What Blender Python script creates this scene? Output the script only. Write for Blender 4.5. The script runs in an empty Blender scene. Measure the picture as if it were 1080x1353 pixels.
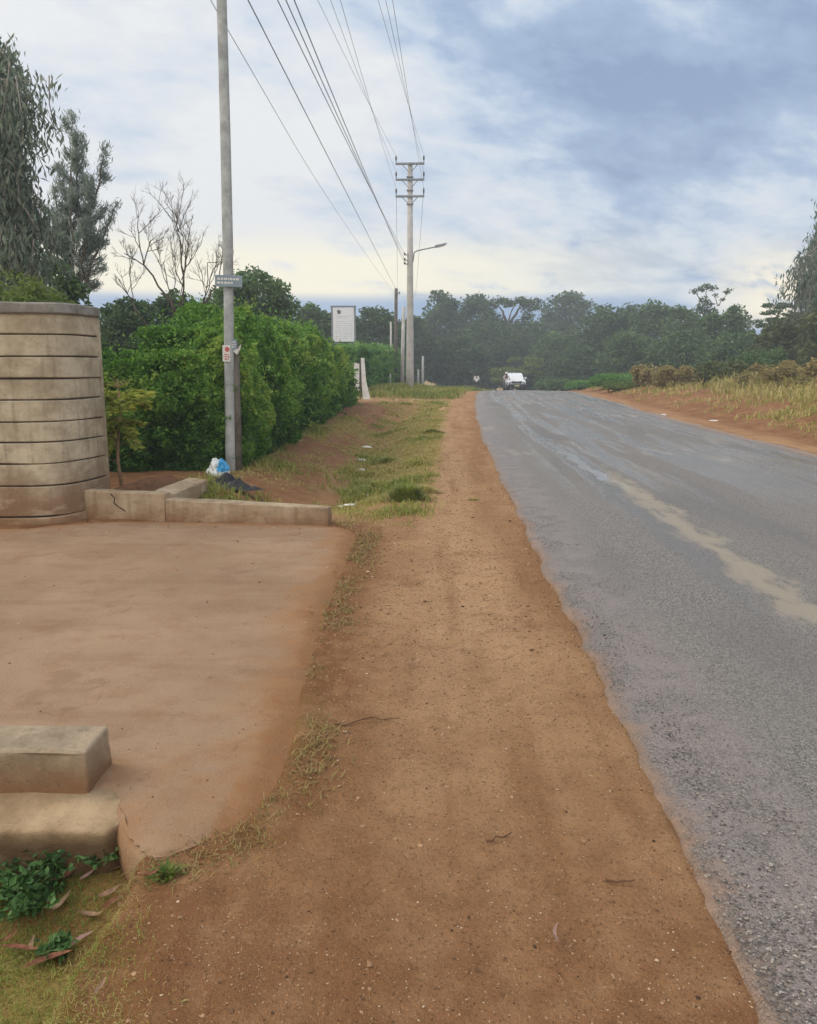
import bpy, bmesh, math, random
import numpy as np
from mathutils import Vector, Matrix

S = bpy.context.scene
COL = S.collection
rng = np.random.default_rng(7)
random.seed(7)
R = math.radians

# ------------------------------------------------------------------ camera
CAMZ = 1.6
PITCH = R(10.29)
YAW = R(2.61)
F = 1080.0
cp, sp = math.cos(PITCH), math.sin(PITCH)
cy, sy = math.cos(YAW), math.sin(YAW)
FW = np.array([-sy * cp, cy * cp, -sp])
RT = np.array([cy, sy, 0.0])
UP = np.cross(RT, FW)


def ray(px, py):
    return FW + RT * (px - 540) / F + UP * (676.5 - py) / F


def gnd(px, py, z=0.0):
    d = ray(px, py)
    t = (z - CAMZ) / d[2]
    return np.array([d[0] * t, d[1] * t, z])


def X_at(px, Y, z=0.0):
    a = (px - 540) / F
    return (a * (Y * cy * cp - (z - CAMZ) * sp) - Y * sy) / (cy + a * sy * cp)


def at(px, py, Y):
    d = ray(px, py)
    t = Y / d[1]
    return np.array([d[0] * t, Y, CAMZ + d[2] * t])


cam_d = bpy.data.cameras.new("camera")
cam_d.sensor_fit = 'HORIZONTAL'
cam_d.sensor_width = 36
cam_d.lens = 36
cam_d.clip_start = 0.05
cam_d.clip_end = 3000
cam = bpy.data.objects.new("camera", cam_d)
COL.objects.link(cam)
cam.location = (0, 0, CAMZ)
cam.rotation_euler = (math.pi / 2 - PITCH, 0, YAW)
S.camera = cam


# ------------------------------------------------------------------ numpy noise
def _hash(ix, iy, s):
    h = (ix * 374761393 + iy * 668265263 + s * 1442695041) & 0xffffffff
    h = ((h ^ (h >> 13)) * 1274126177) & 0xffffffff
    return ((h ^ (h >> 16)) & 0xffff) / 65535.0


def vnoise(x, y, s=0):
    x = np.asarray(x, float); y = np.asarray(y, float)
    ix = np.floor(x).astype(np.int64); iy = np.floor(y).astype(np.int64)
    fx = x - ix; fy = y - iy
    fx = fx * fx * (3 - 2 * fx); fy = fy * fy * (3 - 2 * fy)
    a = _hash(ix, iy, s); b = _hash(ix + 1, iy, s); c = _hash(ix, iy + 1, s); d = _hash(ix + 1, iy + 1, s)
    return (a * (1 - fx) + b * fx) * (1 - fy) + (c * (1 - fx) + d * fx) * fy


def fbm(x, y, s=0, o=4):
    v = 0; a = .5; t = 0
    for k in range(o):
        v = v + a * vnoise(x * 2 ** k + 17.3 * k, y * 2 ** k - 9.1 * k, s + k); t += a; a *= .5
    return v / t


def sstep(e0, e1, x):
    t = np.clip((np.asarray(x, float) - e0) / (e1 - e0), 0, 1)
    return t * t * (3 - 2 * t)


def poly_sd(px, py, poly):
    """signed distance, positive inside"""
    px = np.asarray(px, float); py = np.asarray(py, float)
    n = len(poly)
    d = np.full(px.shape, 1e9); ins = np.zeros(px.shape, bool)
    for i in range(n):
        ax, ay = poly[i]; bx, by = poly[(i + 1) % n]
        ex, ey = bx - ax, by - ay
        t = np.clip(((px - ax) * ex + (py - ay) * ey) / (ex * ex + ey * ey + 1e-12), 0, 1)
        d = np.minimum(d, np.hypot(px - ax - t * ex, py - ay - t * ey))
        cnd = ((ay > py) != (by > py))
        with np.errstate(divide='ignore', invalid='ignore'):
            xi = ax + (py - ay) / (by - ay + 1e-15) * ex
        ins ^= cnd & (px < xi)
    return np.where(ins, d, -d)


# ------------------------------------------------------------------ terrain
def road_c(y):
    return 3.69 + 0.0008 * np.maximum(0, np.asarray(y, float) - 12) ** 2


HALF = 2.92

drive_px = [(-700, 705), (0, 703), (100, 690), (220, 688), (436, 692), (476, 701), (462, 735), (446, 775), (428, 820), (412, 868),
            (400, 930), (395, 985), (372, 1040), (325, 1085), (276, 1106), (240, 1119), (206, 1131), (184, 1119), (166, 1096), (154, 1068),
            (148, 1046), (-100, 1050), (-700, 1058)]
DRIVE = [tuple(gnd(a, b)[:2]) for a, b in drive_px]
for _ in range(2):      # round the corners
    DRIVE = [((1 - f) * a[0] + f * b[0], (1 - f) * a[1] + f * b[1]) for a, b in zip(DRIVE, DRIVE[1:] + DRIVE[:1]) for f in (.25, .75)]


def H0(x, y):
    x = np.asarray(x, float); y = np.asarray(y, float)
    t = np.maximum(0, y - 42)
    z = -0.034 * (t - 8 * (1 - np.exp(-t / 8)))
    z = z - 0.0006 * np.maximum(0, y - 88) ** 2
    return np.maximum(z, -4.5)


def H(x, y, fine=True):
    x = np.asarray(x, float); y = np.asarray(y, float)
    z = H0(x, y)
    c = road_c(y)
    xl = x - (c - HALF)           # <0 : left of the road
    xr = x - (c + HALF)
    # swale on the left verge
    w = sstep(8.6, 9.6, y) * (1 - sstep(30, 34, y))
    z = z - w * 0.24 * np.exp(-((xl + 2.35 + .25 * np.sin(y * .35)) / .62) ** 2)
    z = z + w * 0.12 * sstep(-2.9, -3.6, xl)
    # mound round the utility pole and the field entrance
    z = z + 0.26 * np.exp(-((y - 47) / 8) ** 2) * sstep(-2.2, -4.2, xl)
    z = z + 0.10 * sstep(37, 40, y) * (1 - sstep(70, 85, y)) * sstep(-.5, -1.6, xl)
    # near ditch in front of the drain block
    z = z - 0.20 * sstep(-0.98, -1.12, x) * (1 - sstep(2.80, 2.88, y)) * sstep(-3, 0.5, y)
    z = z - 0.06 * sstep(-0.72, -0.95, x) * (1 - sstep(2.3, 2.6, y))
    # red bank on the right
    z = z + 0.55 * sstep(0.5, 3.6, xr) * sstep(4, 14, y) * (1 - sstep(60, 90, y)) * (.7 + .6 * fbm(x * .35, y * .2, 31))
    z = z + 0.25 * sstep(3, 8, xr)
    if fine:
        near = 1 / (1 + (y / 25) ** 2)
        off = sstep(0.0, 0.5, -xl) + sstep(0.0, .5, xr)
        z = z + (fbm(x * 1.6, y * 1.6, 3) - .5) * (.03 + .05 * sstep(-.9, -1.8, xl) * sstep(8, 10, y)) * np.minimum(off, 1)
        z = z + (fbm(x * 9, y * 9, 5, 3) - .5) * .016 * near * np.minimum(off + .3, 1)
        rough = sstep(-0.35, -0.8, x) * (1 - sstep(2.6, 3.0, y)) + sstep(.8, 2, xr)
        z = z + (fbm(x * 5, y * 5, 9, 3) - .5) * .06 * rough
        # faint ruts / footpath
        z = z - .012 * np.exp(-((x - .1) / .35) ** 2) * (1 - sstep(20, 30, y))
    sd = poly_sd(x, y, DRIVE)
    z = z - .075 * sstep(-.01, .10, sd)
    # pull the ground under the road
    inroad = sstep(0.0, .16, xl) * sstep(0.0, .16, -xr)
    z = z - .06 * inroad
    return z


# ------------------------------------------------------------------ object helpers
def link(o, parent=None):
    COL.objects.link(o)
    if parent is not None:
        o.parent = parent
    return o


def tag(o, label=None, cat=None, group=None, kind=None):
    if label: o['label'] = label
    if cat: o['category'] = cat
    if group: o['group'] = group
    if kind: o['kind'] = kind
    return o


def thing(name, label, cat, loc=(0, 0, 0), rz=0, group=None):
    o = bpy.data.objects.new(name, None)
    o.empty_display_size = .2
    o.location = tuple(float(v) for v in loc)
    o.rotation_euler = (0, 0, rz)
    link(o)
    return tag(o, label, cat, group)


def mesh_np(name, V, quads=None, tris=None, mat=None, parent=None, attrs=None, fattrs=None, smooth=False):
    me = bpy.data.meshes.new(name)
    V = np.asarray(V, np.float32)
    me.vertices.add(len(V)); me.vertices.foreach_set('co', V.ravel())
    loops = []; starts = []; tot = []
    n0 = 0
    if quads is not None and len(quads):
        q = np.asarray(quads, np.int32); loops.append(q.ravel()); starts.append(np.arange(len(q)) * 4); tot.append(np.full(len(q), 4)); n0 = len(q) * 4
    if tris is not None and len(tris):
        t = np.asarray(tris, np.int32); loops.append(t.ravel()); starts.append(n0 + np.arange(len(t)) * 3); tot.append(np.full(len(t), 3))
    L = np.concatenate(loops).astype(np.int32); st = np.concatenate(starts).astype(np.int32)
    me.loops.add(len(L)); me.loops.foreach_set('vertex_index', L)
    me.polygons.add(len(st)); me.polygons.foreach_set('loop_start', st)
    me.polygons.foreach_set('use_smooth', np.full(len(st), smooth))
    me.update(calc_edges=True)
    for k, a in (attrs or {}).items():
        at_ = me.attributes.new(k, 'FLOAT', 'POINT'); at_.data.foreach_set('value', np.asarray(a, np.float32))
    for k, a in (fattrs or {}).items():
        at_ = me.attributes.new(k, 'FLOAT', 'FACE'); at_.data.foreach_set('value', np.asarray(a, np.float32))
    me.validate()
    o = bpy.data.objects.new(name, me)
    if mat: me.materials.append(mat)
    return link(o, parent)


def bm_obj(name, bm, mat, parent=None, bevel=0, seg=2, smooth=False, loc=None):
    if bevel:
        bmesh.ops.bevel(bm, geom=list(bm.edges), offset=bevel, segments=seg, affect='EDGES', profile=.5, clamp_overlap=True)
    bmesh.ops.recalc_face_normals(bm, faces=bm.faces)
    me = bpy.data.meshes.new(name); bm.to_mesh(me); bm.free()
    if smooth:
        me.polygons.foreach_set('use_smooth', [True] * len(me.polygons))
    o = bpy.data.objects.new(name, me)
    me.materials.append(mat)
    if loc is not None: o.location = tuple(float(v) for v in loc)
    return link(o, parent)


def add_box(bm, c, s, rot=None):
    m = Matrix.Translation(Vector([float(v) for v in c]))
    if rot is not None: m = m @ rot
    m = m @ Matrix.Diagonal((float(s[0]), float(s[1]), float(s[2]), 1))
    return bmesh.ops.create_cube(bm, size=1, matrix=m)


def tube_arrays(paths, sides=6):
    """paths: list of (points Nx3, radii N). returns V, quads, tris"""
    V = []; Q = []; T = []; off = 0
    ang = np.arange(sides) / sides * 2 * math.pi
    ca, sa = np.cos(ang), np.sin(ang)
    for P, r in paths:
        P = np.asarray(P, float); r = np.asarray(r, float); n = len(P)
        tg = np.gradient(P, axis=0); tg /= np.linalg.norm(tg, axis=1)[:, None] + 1e-9
        ref = np.array([0., 0, 1]) if abs(tg[0][2]) < .9 else np.array([1., 0, 0])
        u = np.cross(tg, ref); u /= np.linalg.norm(u, axis=1)[:, None] + 1e-9
        w = np.cross(tg, u)
        ring = P[:, None, :] + r[:, None, None] * (u[:, None, :] * ca[None, :, None] + w[:, None, :] * sa[None, :, None])
        V.append(ring.reshape(-1, 3))
        i = np.arange(n - 1)[:, None] * sides; j = np.arange(sides)[None, :]; j2 = (j + 1) % sides
        Q.append((off + np.stack([i + j, i + j2, i + sides + j2, i + sides + j], -1)).reshape(-1, 4))
        V.append(P[-1:]); V.append(P[:1])
        tip = off + n * sides; bot = tip + 1
        jj = np.arange(sides); jj2 = (jj + 1) % sides
        T.append(np.stack([off + (n - 1) * sides + jj, off + (n - 1) * sides + jj2, np.full(sides, tip)], -1))
        T.append(np.stack([off + jj2, off + jj, np.full(sides, bot)], -1))
        off += n * sides + 2
    return np.concatenate(V), np.concatenate(Q), np.concatenate(T)


def tubes(name, paths, mat, parent=None, sides=6, smooth=True):
    V, Q, T = tube_arrays(paths, sides)
    return mesh_np(name, V, Q, T, mat, parent, smooth=smooth)


def unit(n, g=None):
    g = g or rng
    v = g.normal(size=(n, 3))
    return v / (np.linalg.norm(v, axis=1)[:, None] + 1e-9)


def leaves(name, P, D, L, W, mat, parent=None, var=None, fold=.25):
    """rhombus leaves, folded a little along the midrib"""
    n = len(P)
    D = D / (np.linalg.norm(D, axis=1)[:, None] + 1e-9)
    Sd = np.cross(D, unit(n)); Sd /= np.linalg.norm(Sd, axis=1)[:, None] + 1e-9
    Nn = np.cross(D, Sd)
    L = np.broadcast_to(np.asarray(L, float), (n,))[:, None]; W = np.broadcast_to(np.asarray(W, float), (n,))[:, None]
    V = np.empty((n, 4, 3))
    V[:, 0] = P - D * L * .5
    V[:, 1] = P - D * L * .05 + Sd * W * .5 + Nn * W * fold
    V[:, 2] = P + D * L * .5
    V[:, 3] = P - D * L * .05 - Sd * W * .5 + Nn * W * fold
    q = np.arange(n * 4).reshape(n, 4)
    if var is None: var = rng.random(n)
    return mesh_np(name, V.reshape(-1, 3), q, None, mat, parent, fattrs={'var': var})


# ------------------------------------------------------------------ material helpers
def new_mat(name):
    m = bpy.data.materials.new(name); m.use_nodes = True
    nt = m.node_tree; nt.nodes.clear()
    return m, nt


def N(nt, typ, ins=None, **props):
    n = nt.nodes.new(typ)
    for k, v in props.items(): setattr(n, k, v)
    for k, v in (ins or {}).items():
        sock = n.inputs[k]
        if isinstance(v, bpy.types.NodeSocket): nt.links.new(v, sock)
        else: sock.default_value = v
    return n


def M(nt, op, a, b=0.0, clamp=False):
    n = N(nt, 'ShaderNodeMath', {0: a, 1: b}, operation=op); n.use_clamp = clamp
    return n.outputs[0]


def MIX(nt, f, a, b):
    if isinstance(a, tuple) and len(a) == 3: a = a + (1,)
    if isinstance(b, tuple) and len(b) == 3: b = b + (1,)
    return N(nt, 'ShaderNodeMix', {0: f, 6: a, 7: b}, data_type='RGBA').outputs[2]


def SS(nt, v, e0, e1, t0=0.0, t1=1.0):
    return N(nt, 'ShaderNodeMapRange', {0: v, 1: e0, 2: e1, 3: t0, 4: t1}, interpolation_type='SMOOTHSTEP').outputs[0]


def NOISE(nt, vec, scale, detail=4, rough=.55, dist=0.0):
    return N(nt, 'ShaderNodeTexNoise', {'Vector': vec, 'Scale': scale, 'Detail': detail, 'Roughness': rough, 'Distortion': dist}).outputs[0]


def ATTR(nt, name):
    return N(nt, 'ShaderNodeAttribute', attribute_name=name).outputs['Fac']


def OBJ(nt):
    return N(nt, 'ShaderNodeTexCoord').outputs['Object']


def SCALEV(nt, v, s):
    return N(nt, 'ShaderNodeMapping', {'Vector': v, 'Scale': s}).outputs[0]


def BUMP(nt, h, strength=.5, dist=.01, normal=None):
    i = {'Height': h, 'Strength': strength, 'Distance': dist}
    if normal is not None: i['Normal'] = normal
    return N(nt, 'ShaderNodeBump', i).outputs[0]


def OUT(nt, col, rough=.8, normal=None, spec=.3, metal=0.0):
    i = {'Base Color': col if not (isinstance(col, tuple) and len(col) == 3) else col + (1,), 'Roughness': rough, 'Metallic': metal, 'Specular IOR Level': spec}
    if normal is not None: i['Normal'] = normal
    b = N(nt, 'ShaderNodeBsdfPrincipled', i)
    N(nt, 'ShaderNodeOutputMaterial', {0: b.outputs[0]})
    return b


def simple_mat(name, col, rough=.7, spec=.3, metal=0.0, var=.25, scale=6.0, bump=0.0, bscale=40.0):
    m, nt = new_mat(name)
    o = OBJ(nt)
    n = NOISE(nt, o, scale, 5, .6)
    a = tuple(c * (1 - var) for c in col); b = tuple(min(1, c * (1 + var)) for c in col)
    c = MIX(nt, SS(nt, n, .3, .7), a, b)
    nr = None
    if bump: nr = BUMP(nt, NOISE(nt, o, bscale, 4), bump, .01)
    OUT(nt, c, rough, nr, spec, metal)
    return m


def leaf_mat(name, stops, trans=.25, rough=.6, nscale=.7, namp=.35):
    """stops: list of (pos, rgb) over the per-leaf value"""
    m, nt = new_mat(name)
    v = ATTR(nt, 'var')
    big = NOISE(nt, OBJ(nt), nscale, 3, .5)
    f = M(nt, 'ADD', v, M(nt, 'MULTIPLY', M(nt, 'SUBTRACT', big, .5), namp * 2))
    cr = N(nt, 'ShaderNodeValToRGB', {0: f})
    e = cr.color_ramp.elements
    e[0].position = stops[0][0]; e[0].color = stops[0][1] + (1,)
    e[1].position = stops[-1][0]; e[1].color = stops[-1][1] + (1,)
    for p, c in stops[1:-1]:
        k = e.new(p); k.color = c + (1,)
    c = cr.outputs[0]
    b = N(nt, 'ShaderNodeBsdfPrincipled', {'Base Color': c, 'Roughness': rough, 'Specular IOR Level': .3})
    t = N(nt, 'ShaderNodeBsdfTranslucent', {0: c})
    x = N(nt, 'ShaderNodeMixShader', {0: trans, 1: b.outputs[0], 2: t.outputs[0]})
    N(nt, 'ShaderNodeOutputMaterial', {0: x.outputs[0]})
    return m


MT = {}
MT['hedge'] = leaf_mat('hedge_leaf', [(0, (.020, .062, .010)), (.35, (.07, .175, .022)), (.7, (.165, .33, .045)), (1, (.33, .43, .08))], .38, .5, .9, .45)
MT['hedge_far'] = leaf_mat('hedge_leaf_trimmed', [(0, (.05, .13, .03)), (.5, (.11, .26, .05)), (1, (.22, .36, .08))], .35)
MT['dark'] = leaf_mat('dark_leaf', [(0, (.026, .056, .022)), (.6, (.066, .122, .040)), (1, (.145, .215, .065))], .3, .6, .35, .35)
MT['mid'] = leaf_mat('mid_leaf', [(0, (.042, .082, .03)), (.6, (.100, .172, .056)), (1, (.20, .285, .095))], .32, .6, .35, .35)
MT['olive'] = leaf_mat('olive_leaf', [(0, (.05, .07, .022)), (.6, (.115, .14, .045)), (1, (.20, .21, .075))], .32)
MT['grey'] = leaf_mat('grey_leaf', [(0, (.09, .125, .09)), (.6, (.20, .245, .175)), (1, (.30, .34, .25))], .5)  # leaf colour lightened to stand in for the pale veil
MT['pine'] = leaf_mat('pine_needle', [(0, (.14, .18, .15)), (.6, (.27, .325, .275)), (1, (.38, .43, .37))], .5)  # needle colour raised to imitate the pale haze over the tree
MT['light'] = leaf_mat('light_leaf', [(0, (.07, .11, .02)), (.6, (.16, .22, .045)), (1, (.28, .33, .08))], .4)
MT['brownbush'] = leaf_mat('dry_bush_leaf', [(0, (.15, .125, .045)), (.5, (.31, .255, .095)), (.8, (.43, .345, .14)), (1, (.24, .29, .08))], .35)
MT['grass'] = leaf_mat('grass_blade', [(0, (.09, .15, .025)), (.4, (.24, .27, .05)), (.7, (.42, .36, .11)), (1, (.50, .38, .17))], .35, .6, .5, .4)
MT['straw'] = leaf_mat('straw_blade', [(0, (.12, .075, .03)), (.4, (.26, .19, .07)), (.75, (.34, .25, .10)), (1, (.24, .21, .06))], .3, .7, 3, .3)
MT['bark'] = simple_mat('bark', (.11, .085, .065), .9, .2, var=.35, scale=9, bump=.6)
MT['barkpale'] = simple_mat('pale_bark', (.22, .19, .16), .9, .2, var=.3, scale=9, bump=.5)

# ------------------------------------------------------------------ world
SUN_EL, SUN_AZ = R(42), R(-80)      # azimuth measured from +Y towards +X


def build_world():
    w = bpy.data.worlds.new("World"); S.world = w; w.use_nodes = True
    nt = w.node_tree; nt.nodes.clear()
    sky = N(nt, 'ShaderNodeTexSky', sky_type='NISHITA', sun_disc=False, sun_elevation=SUN_EL, sun_rotation=SUN_AZ, air_density=1.2, dust_density=2.0)
    d = N(nt, 'ShaderNodeTexCoord').outputs['Generated']
    s = N(nt, 'ShaderNodeSeparateXYZ', {0: d})
    x, y, z = s.outputs
    zz = M(nt, 'ADD', M(nt, 'MAXIMUM', z, 0.0), .30)
    pu = M(nt, 'DIVIDE', x, zz); pv = M(nt, 'DIVIDE', y, zz)
    # shear: cloud streets run up to the right
    pvec = N(nt, 'ShaderNodeCombineXYZ', {0: M(nt, 'ADD', pu, M(nt, 'MULTIPLY', pv, -.35)), 1: pv, 2: 0.0}).outputs[0]
    n1 = NOISE(nt, SCALEV(nt, pvec, (1.25, 1.35, 1)), 1.1, 6, .50, .5)
    n2 = NOISE(nt, SCALEV(nt, pvec, (2.8, 3.0, 1)), 1.6, 6, .55, .35)
    n3 = NOISE(nt, SCALEV(nt, pvec, (7, 8, 1)), 2.2, 5, .6, .3)
    fy = M(nt, 'MAXIMUM', y, .05)
    az = M(nt, 'DIVIDE', x, fy)                     # tan of azimuth
    el = M(nt, 'DIVIDE', z, N(nt, 'ShaderNodeMath', {0: M(nt, 'ADD', M(nt, 'MULTIPLY', x, x), M(nt, 'MULTIPLY', y, y))}, operation='SQRT').outputs[0])
    left = SS(nt, az, .16, -.30)
    bright = M(nt, 'ADD', M(nt, 'MULTIPLY', left, .56), .36)
    bright = M(nt, 'ADD', bright, M(nt, 'MULTIPLY', M(nt, 'SUBTRACT', n1, .5), 2.5))
    bright = M(nt, 'ADD', bright, M(nt, 'MULTIPLY', M(nt, 'SUBTRACT', n2, .5), 1.0))
    bright = M(nt, 'ADD', bright, M(nt, 'MULTIPLY', M(nt, 'SUBTRACT', n3, .5), .5))
    # blue-grey deck in the upper right, paler band lower down
    deck = M(nt, 'MULTIPLY', SS(nt, az, -.02, .22), SS(nt, el, .14, .34))
    bright = M(nt, 'SUBTRACT', bright, M(nt, 'MULTIPLY', deck, .26))
    lowpale = M(nt, 'MULTIPLY', SS(nt, el, .24, .13), SS(nt, el, .07, .11))
    bright = M(nt, 'ADD', bright, M(nt, 'MULTIPLY', lowpale, .10))
    cr = N(nt, 'ShaderNodeValToRGB', {0: bright})
    e = cr.color_ramp.elements
    e[0].position = 0; e[0].color = (.25, .345, .53, 1)
    e[1].position = 1; e[1].color = (.83, .84, .84, 1)
    for p, c in ((.3, (.37, .485, .665, 1)), (.55, (.59, .675, .785, 1)), (.78, (.73, .765, .815, 1))):
        k = e.new(p); k.color = c
    col = cr.outputs[0]
    # warm bright strip low over the horizon
    wl = M(nt, 'MULTIPLY', M(nt, 'MULTIPLY', SS(nt, az, .42, -.12), SS(nt, el, .062, .085)), SS(nt, el, .165, .115))
    wl = M(nt, 'MULTIPLY', wl, SS(nt, n2, .25, .5))
    col = MIX(nt, M(nt, 'MULTIPLY', wl, 1.0, True), col, (1.02, .95, .76))
    wr = M(nt, 'MULTIPLY', M(nt, 'MULTIPLY', SS(nt, az, .26, .40), SS(nt, el, .03, .055)), SS(nt, el, .15, .09))
    wr = M(nt, 'MULTIPLY', wr, SS(nt, n2, .30, .52))
    col = MIX(nt, M(nt, 'MULTIPLY', wr, .95, True), col, (1.1, .98, .74))
    # blue bank on the horizon
    low = M(nt, 'MULTIPLY', SS(nt, el, .086, .068), SS(nt, az, .30, .22))
    col = MIX(nt, M(nt, 'MULTIPLY', low, .85), col, (.30, .43, .63))
    col = MIX(nt, M(nt, 'MULTIPLY', SS(nt, y, .1, -.5), .8), col, (.84, .80, .74))  # unseen sky behind the camera tinted warm, for the light it gives
    # overcast zenith is brighter than the horizon
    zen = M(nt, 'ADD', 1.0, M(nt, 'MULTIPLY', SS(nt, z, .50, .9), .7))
    back = M(nt, 'ADD', 1.0, M(nt, 'MULTIPLY', SS(nt, y, .1, -.5), .7))  # unseen sky behind the camera brightened, added to light surfaces facing it
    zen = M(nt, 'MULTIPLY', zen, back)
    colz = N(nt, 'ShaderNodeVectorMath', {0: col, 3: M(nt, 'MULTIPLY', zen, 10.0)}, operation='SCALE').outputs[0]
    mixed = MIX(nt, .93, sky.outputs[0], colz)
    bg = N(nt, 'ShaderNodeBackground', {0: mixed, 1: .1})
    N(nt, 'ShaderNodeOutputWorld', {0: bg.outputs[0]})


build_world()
sl = bpy.data.lights.new("sun", 'SUN'); sl.energy = 1.45; sl.angle = R(25); sl.color = (1, .90, .75)
so = link(bpy.data.objects.new("sun", sl))
sdir = Vector((math.sin(SUN_AZ) * math.cos(SUN_EL), math.cos(SUN_AZ) * math.cos(SUN_EL), math.sin(SUN_EL)))
so.rotation_euler = sdir.to_track_quat('Z', 'Y').to_euler()
so.location = (0, 0, 30)

S.view_settings.view_transform = 'Standard'
S.view_settings.look = 'None'
S.view_settings.exposure = 0.14
S.view_settings.gamma = 1.0
S.cycles.max_bounces = 6
S.cycles.diffuse_bounces = 3
S.cycles.transmission_bounces = 3
S.cycles.volume_bounces = 0
S.cycles.use_denoising = True


# ------------------------------------------------------------------ ground
def ground_masks(x, y):
    c = road_c(y); xl = x - (c - HALF); xr = x - (c + HALF)
    n = fbm(x * .9, y * .5, 41); n2 = fbm(x * 3.1, y * 2.2, 43)
    nm = .55 * n + .45 * n2
    # grass
    yn = y + (fbm(x * 1.6, y * 1.5, 47) - .5) * 3.6
    verge = sstep(8.1, 9.7, yn) * (1 - sstep(34, 38, y)) * sstep(-.75, -1.1, xl) * (1 - sstep(-3.6, -4.2, xl))
    band = np.exp(-((xl + 1.55 + .008 * (y - 10)) / .55) ** 2) * .55 + np.exp(-((y - 9.2) / 1.0) ** 2) * .5
    g = verge * np.maximum(sstep(.36, .60, nm * .75 + band * .45 + .04), .75 * sstep(.50, .60, n2) * sstep(-3.4, -2.6, xl))
    g = np.maximum(g, sstep(35, 38, y) * sstep(-.5, -1.4, xl) * sstep(.35, .55, nm + .12) * .9)
    corner = sstep(-.72, -1.25, x + .35 * (y - 2.0)) * (1 - sstep(2.5, 2.75, y))
    g = np.maximum(g, corner * sstep(.40, .58, nm + .10 * sstep(-.9, -1.5, x)))
    edge = np.abs(poly_sd(x, y, DRIVE) + (fbm(x * 2, y * 2, 49) - .5) * .12)
    strip = np.exp(-((edge - .03) / .12) ** 2) * (y < 8) * sstep(-.95, -.6, x)
    g = np.maximum(g, .3 * strip * sstep(.42, .6, nm))
    rightb = sstep(.9, 2.4, xr) * sstep(.43, .6, nm + .035 * xr - .08)
    g = np.maximum(g, rightb * .9)
    g = np.maximum(g, sstep(5, 9, xr) * .9)
    g = np.maximum(g, sstep(-5, -7, xl) * sstep(9, 11, y) * .9)
    # red bare earth
    r = sstep(.4, 1.0, xr) * .95
    r = np.maximum(r, .8 * sstep(8.5, 9.5, y) * sstep(-2.1, -2.9, xl) * (1 - sstep(33, 36, y)))
    r = np.maximum(r, 1.0 * sstep(-.2, -.9, x + .22 * (y - 2)) * (1 - sstep(2.4, 3.2, y)))
    r = np.maximum(r, np.exp(-((edge - .06) / .24) ** 2) * (y < 8.3))
    r = np.maximum(r, .75 * (1 - sstep(1.7, 3.2, y)))
    r = np.maximum(r, .35 * np.exp(-((xl + .05) / .18) ** 2) * sstep(.4, .6, n))
    # pale compacted path
    p = np.exp(-((xl + .55 + .02 * y) / .38) ** 2) * sstep(2.4, 5, y) * (1 - sstep(30, 40, y)) * .8
    p = np.maximum(p, .8 * np.exp(-((y - 36.0) / 1.1) ** 2) * sstep(-.5, -1.5, xl))
    return g, r, p


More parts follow.
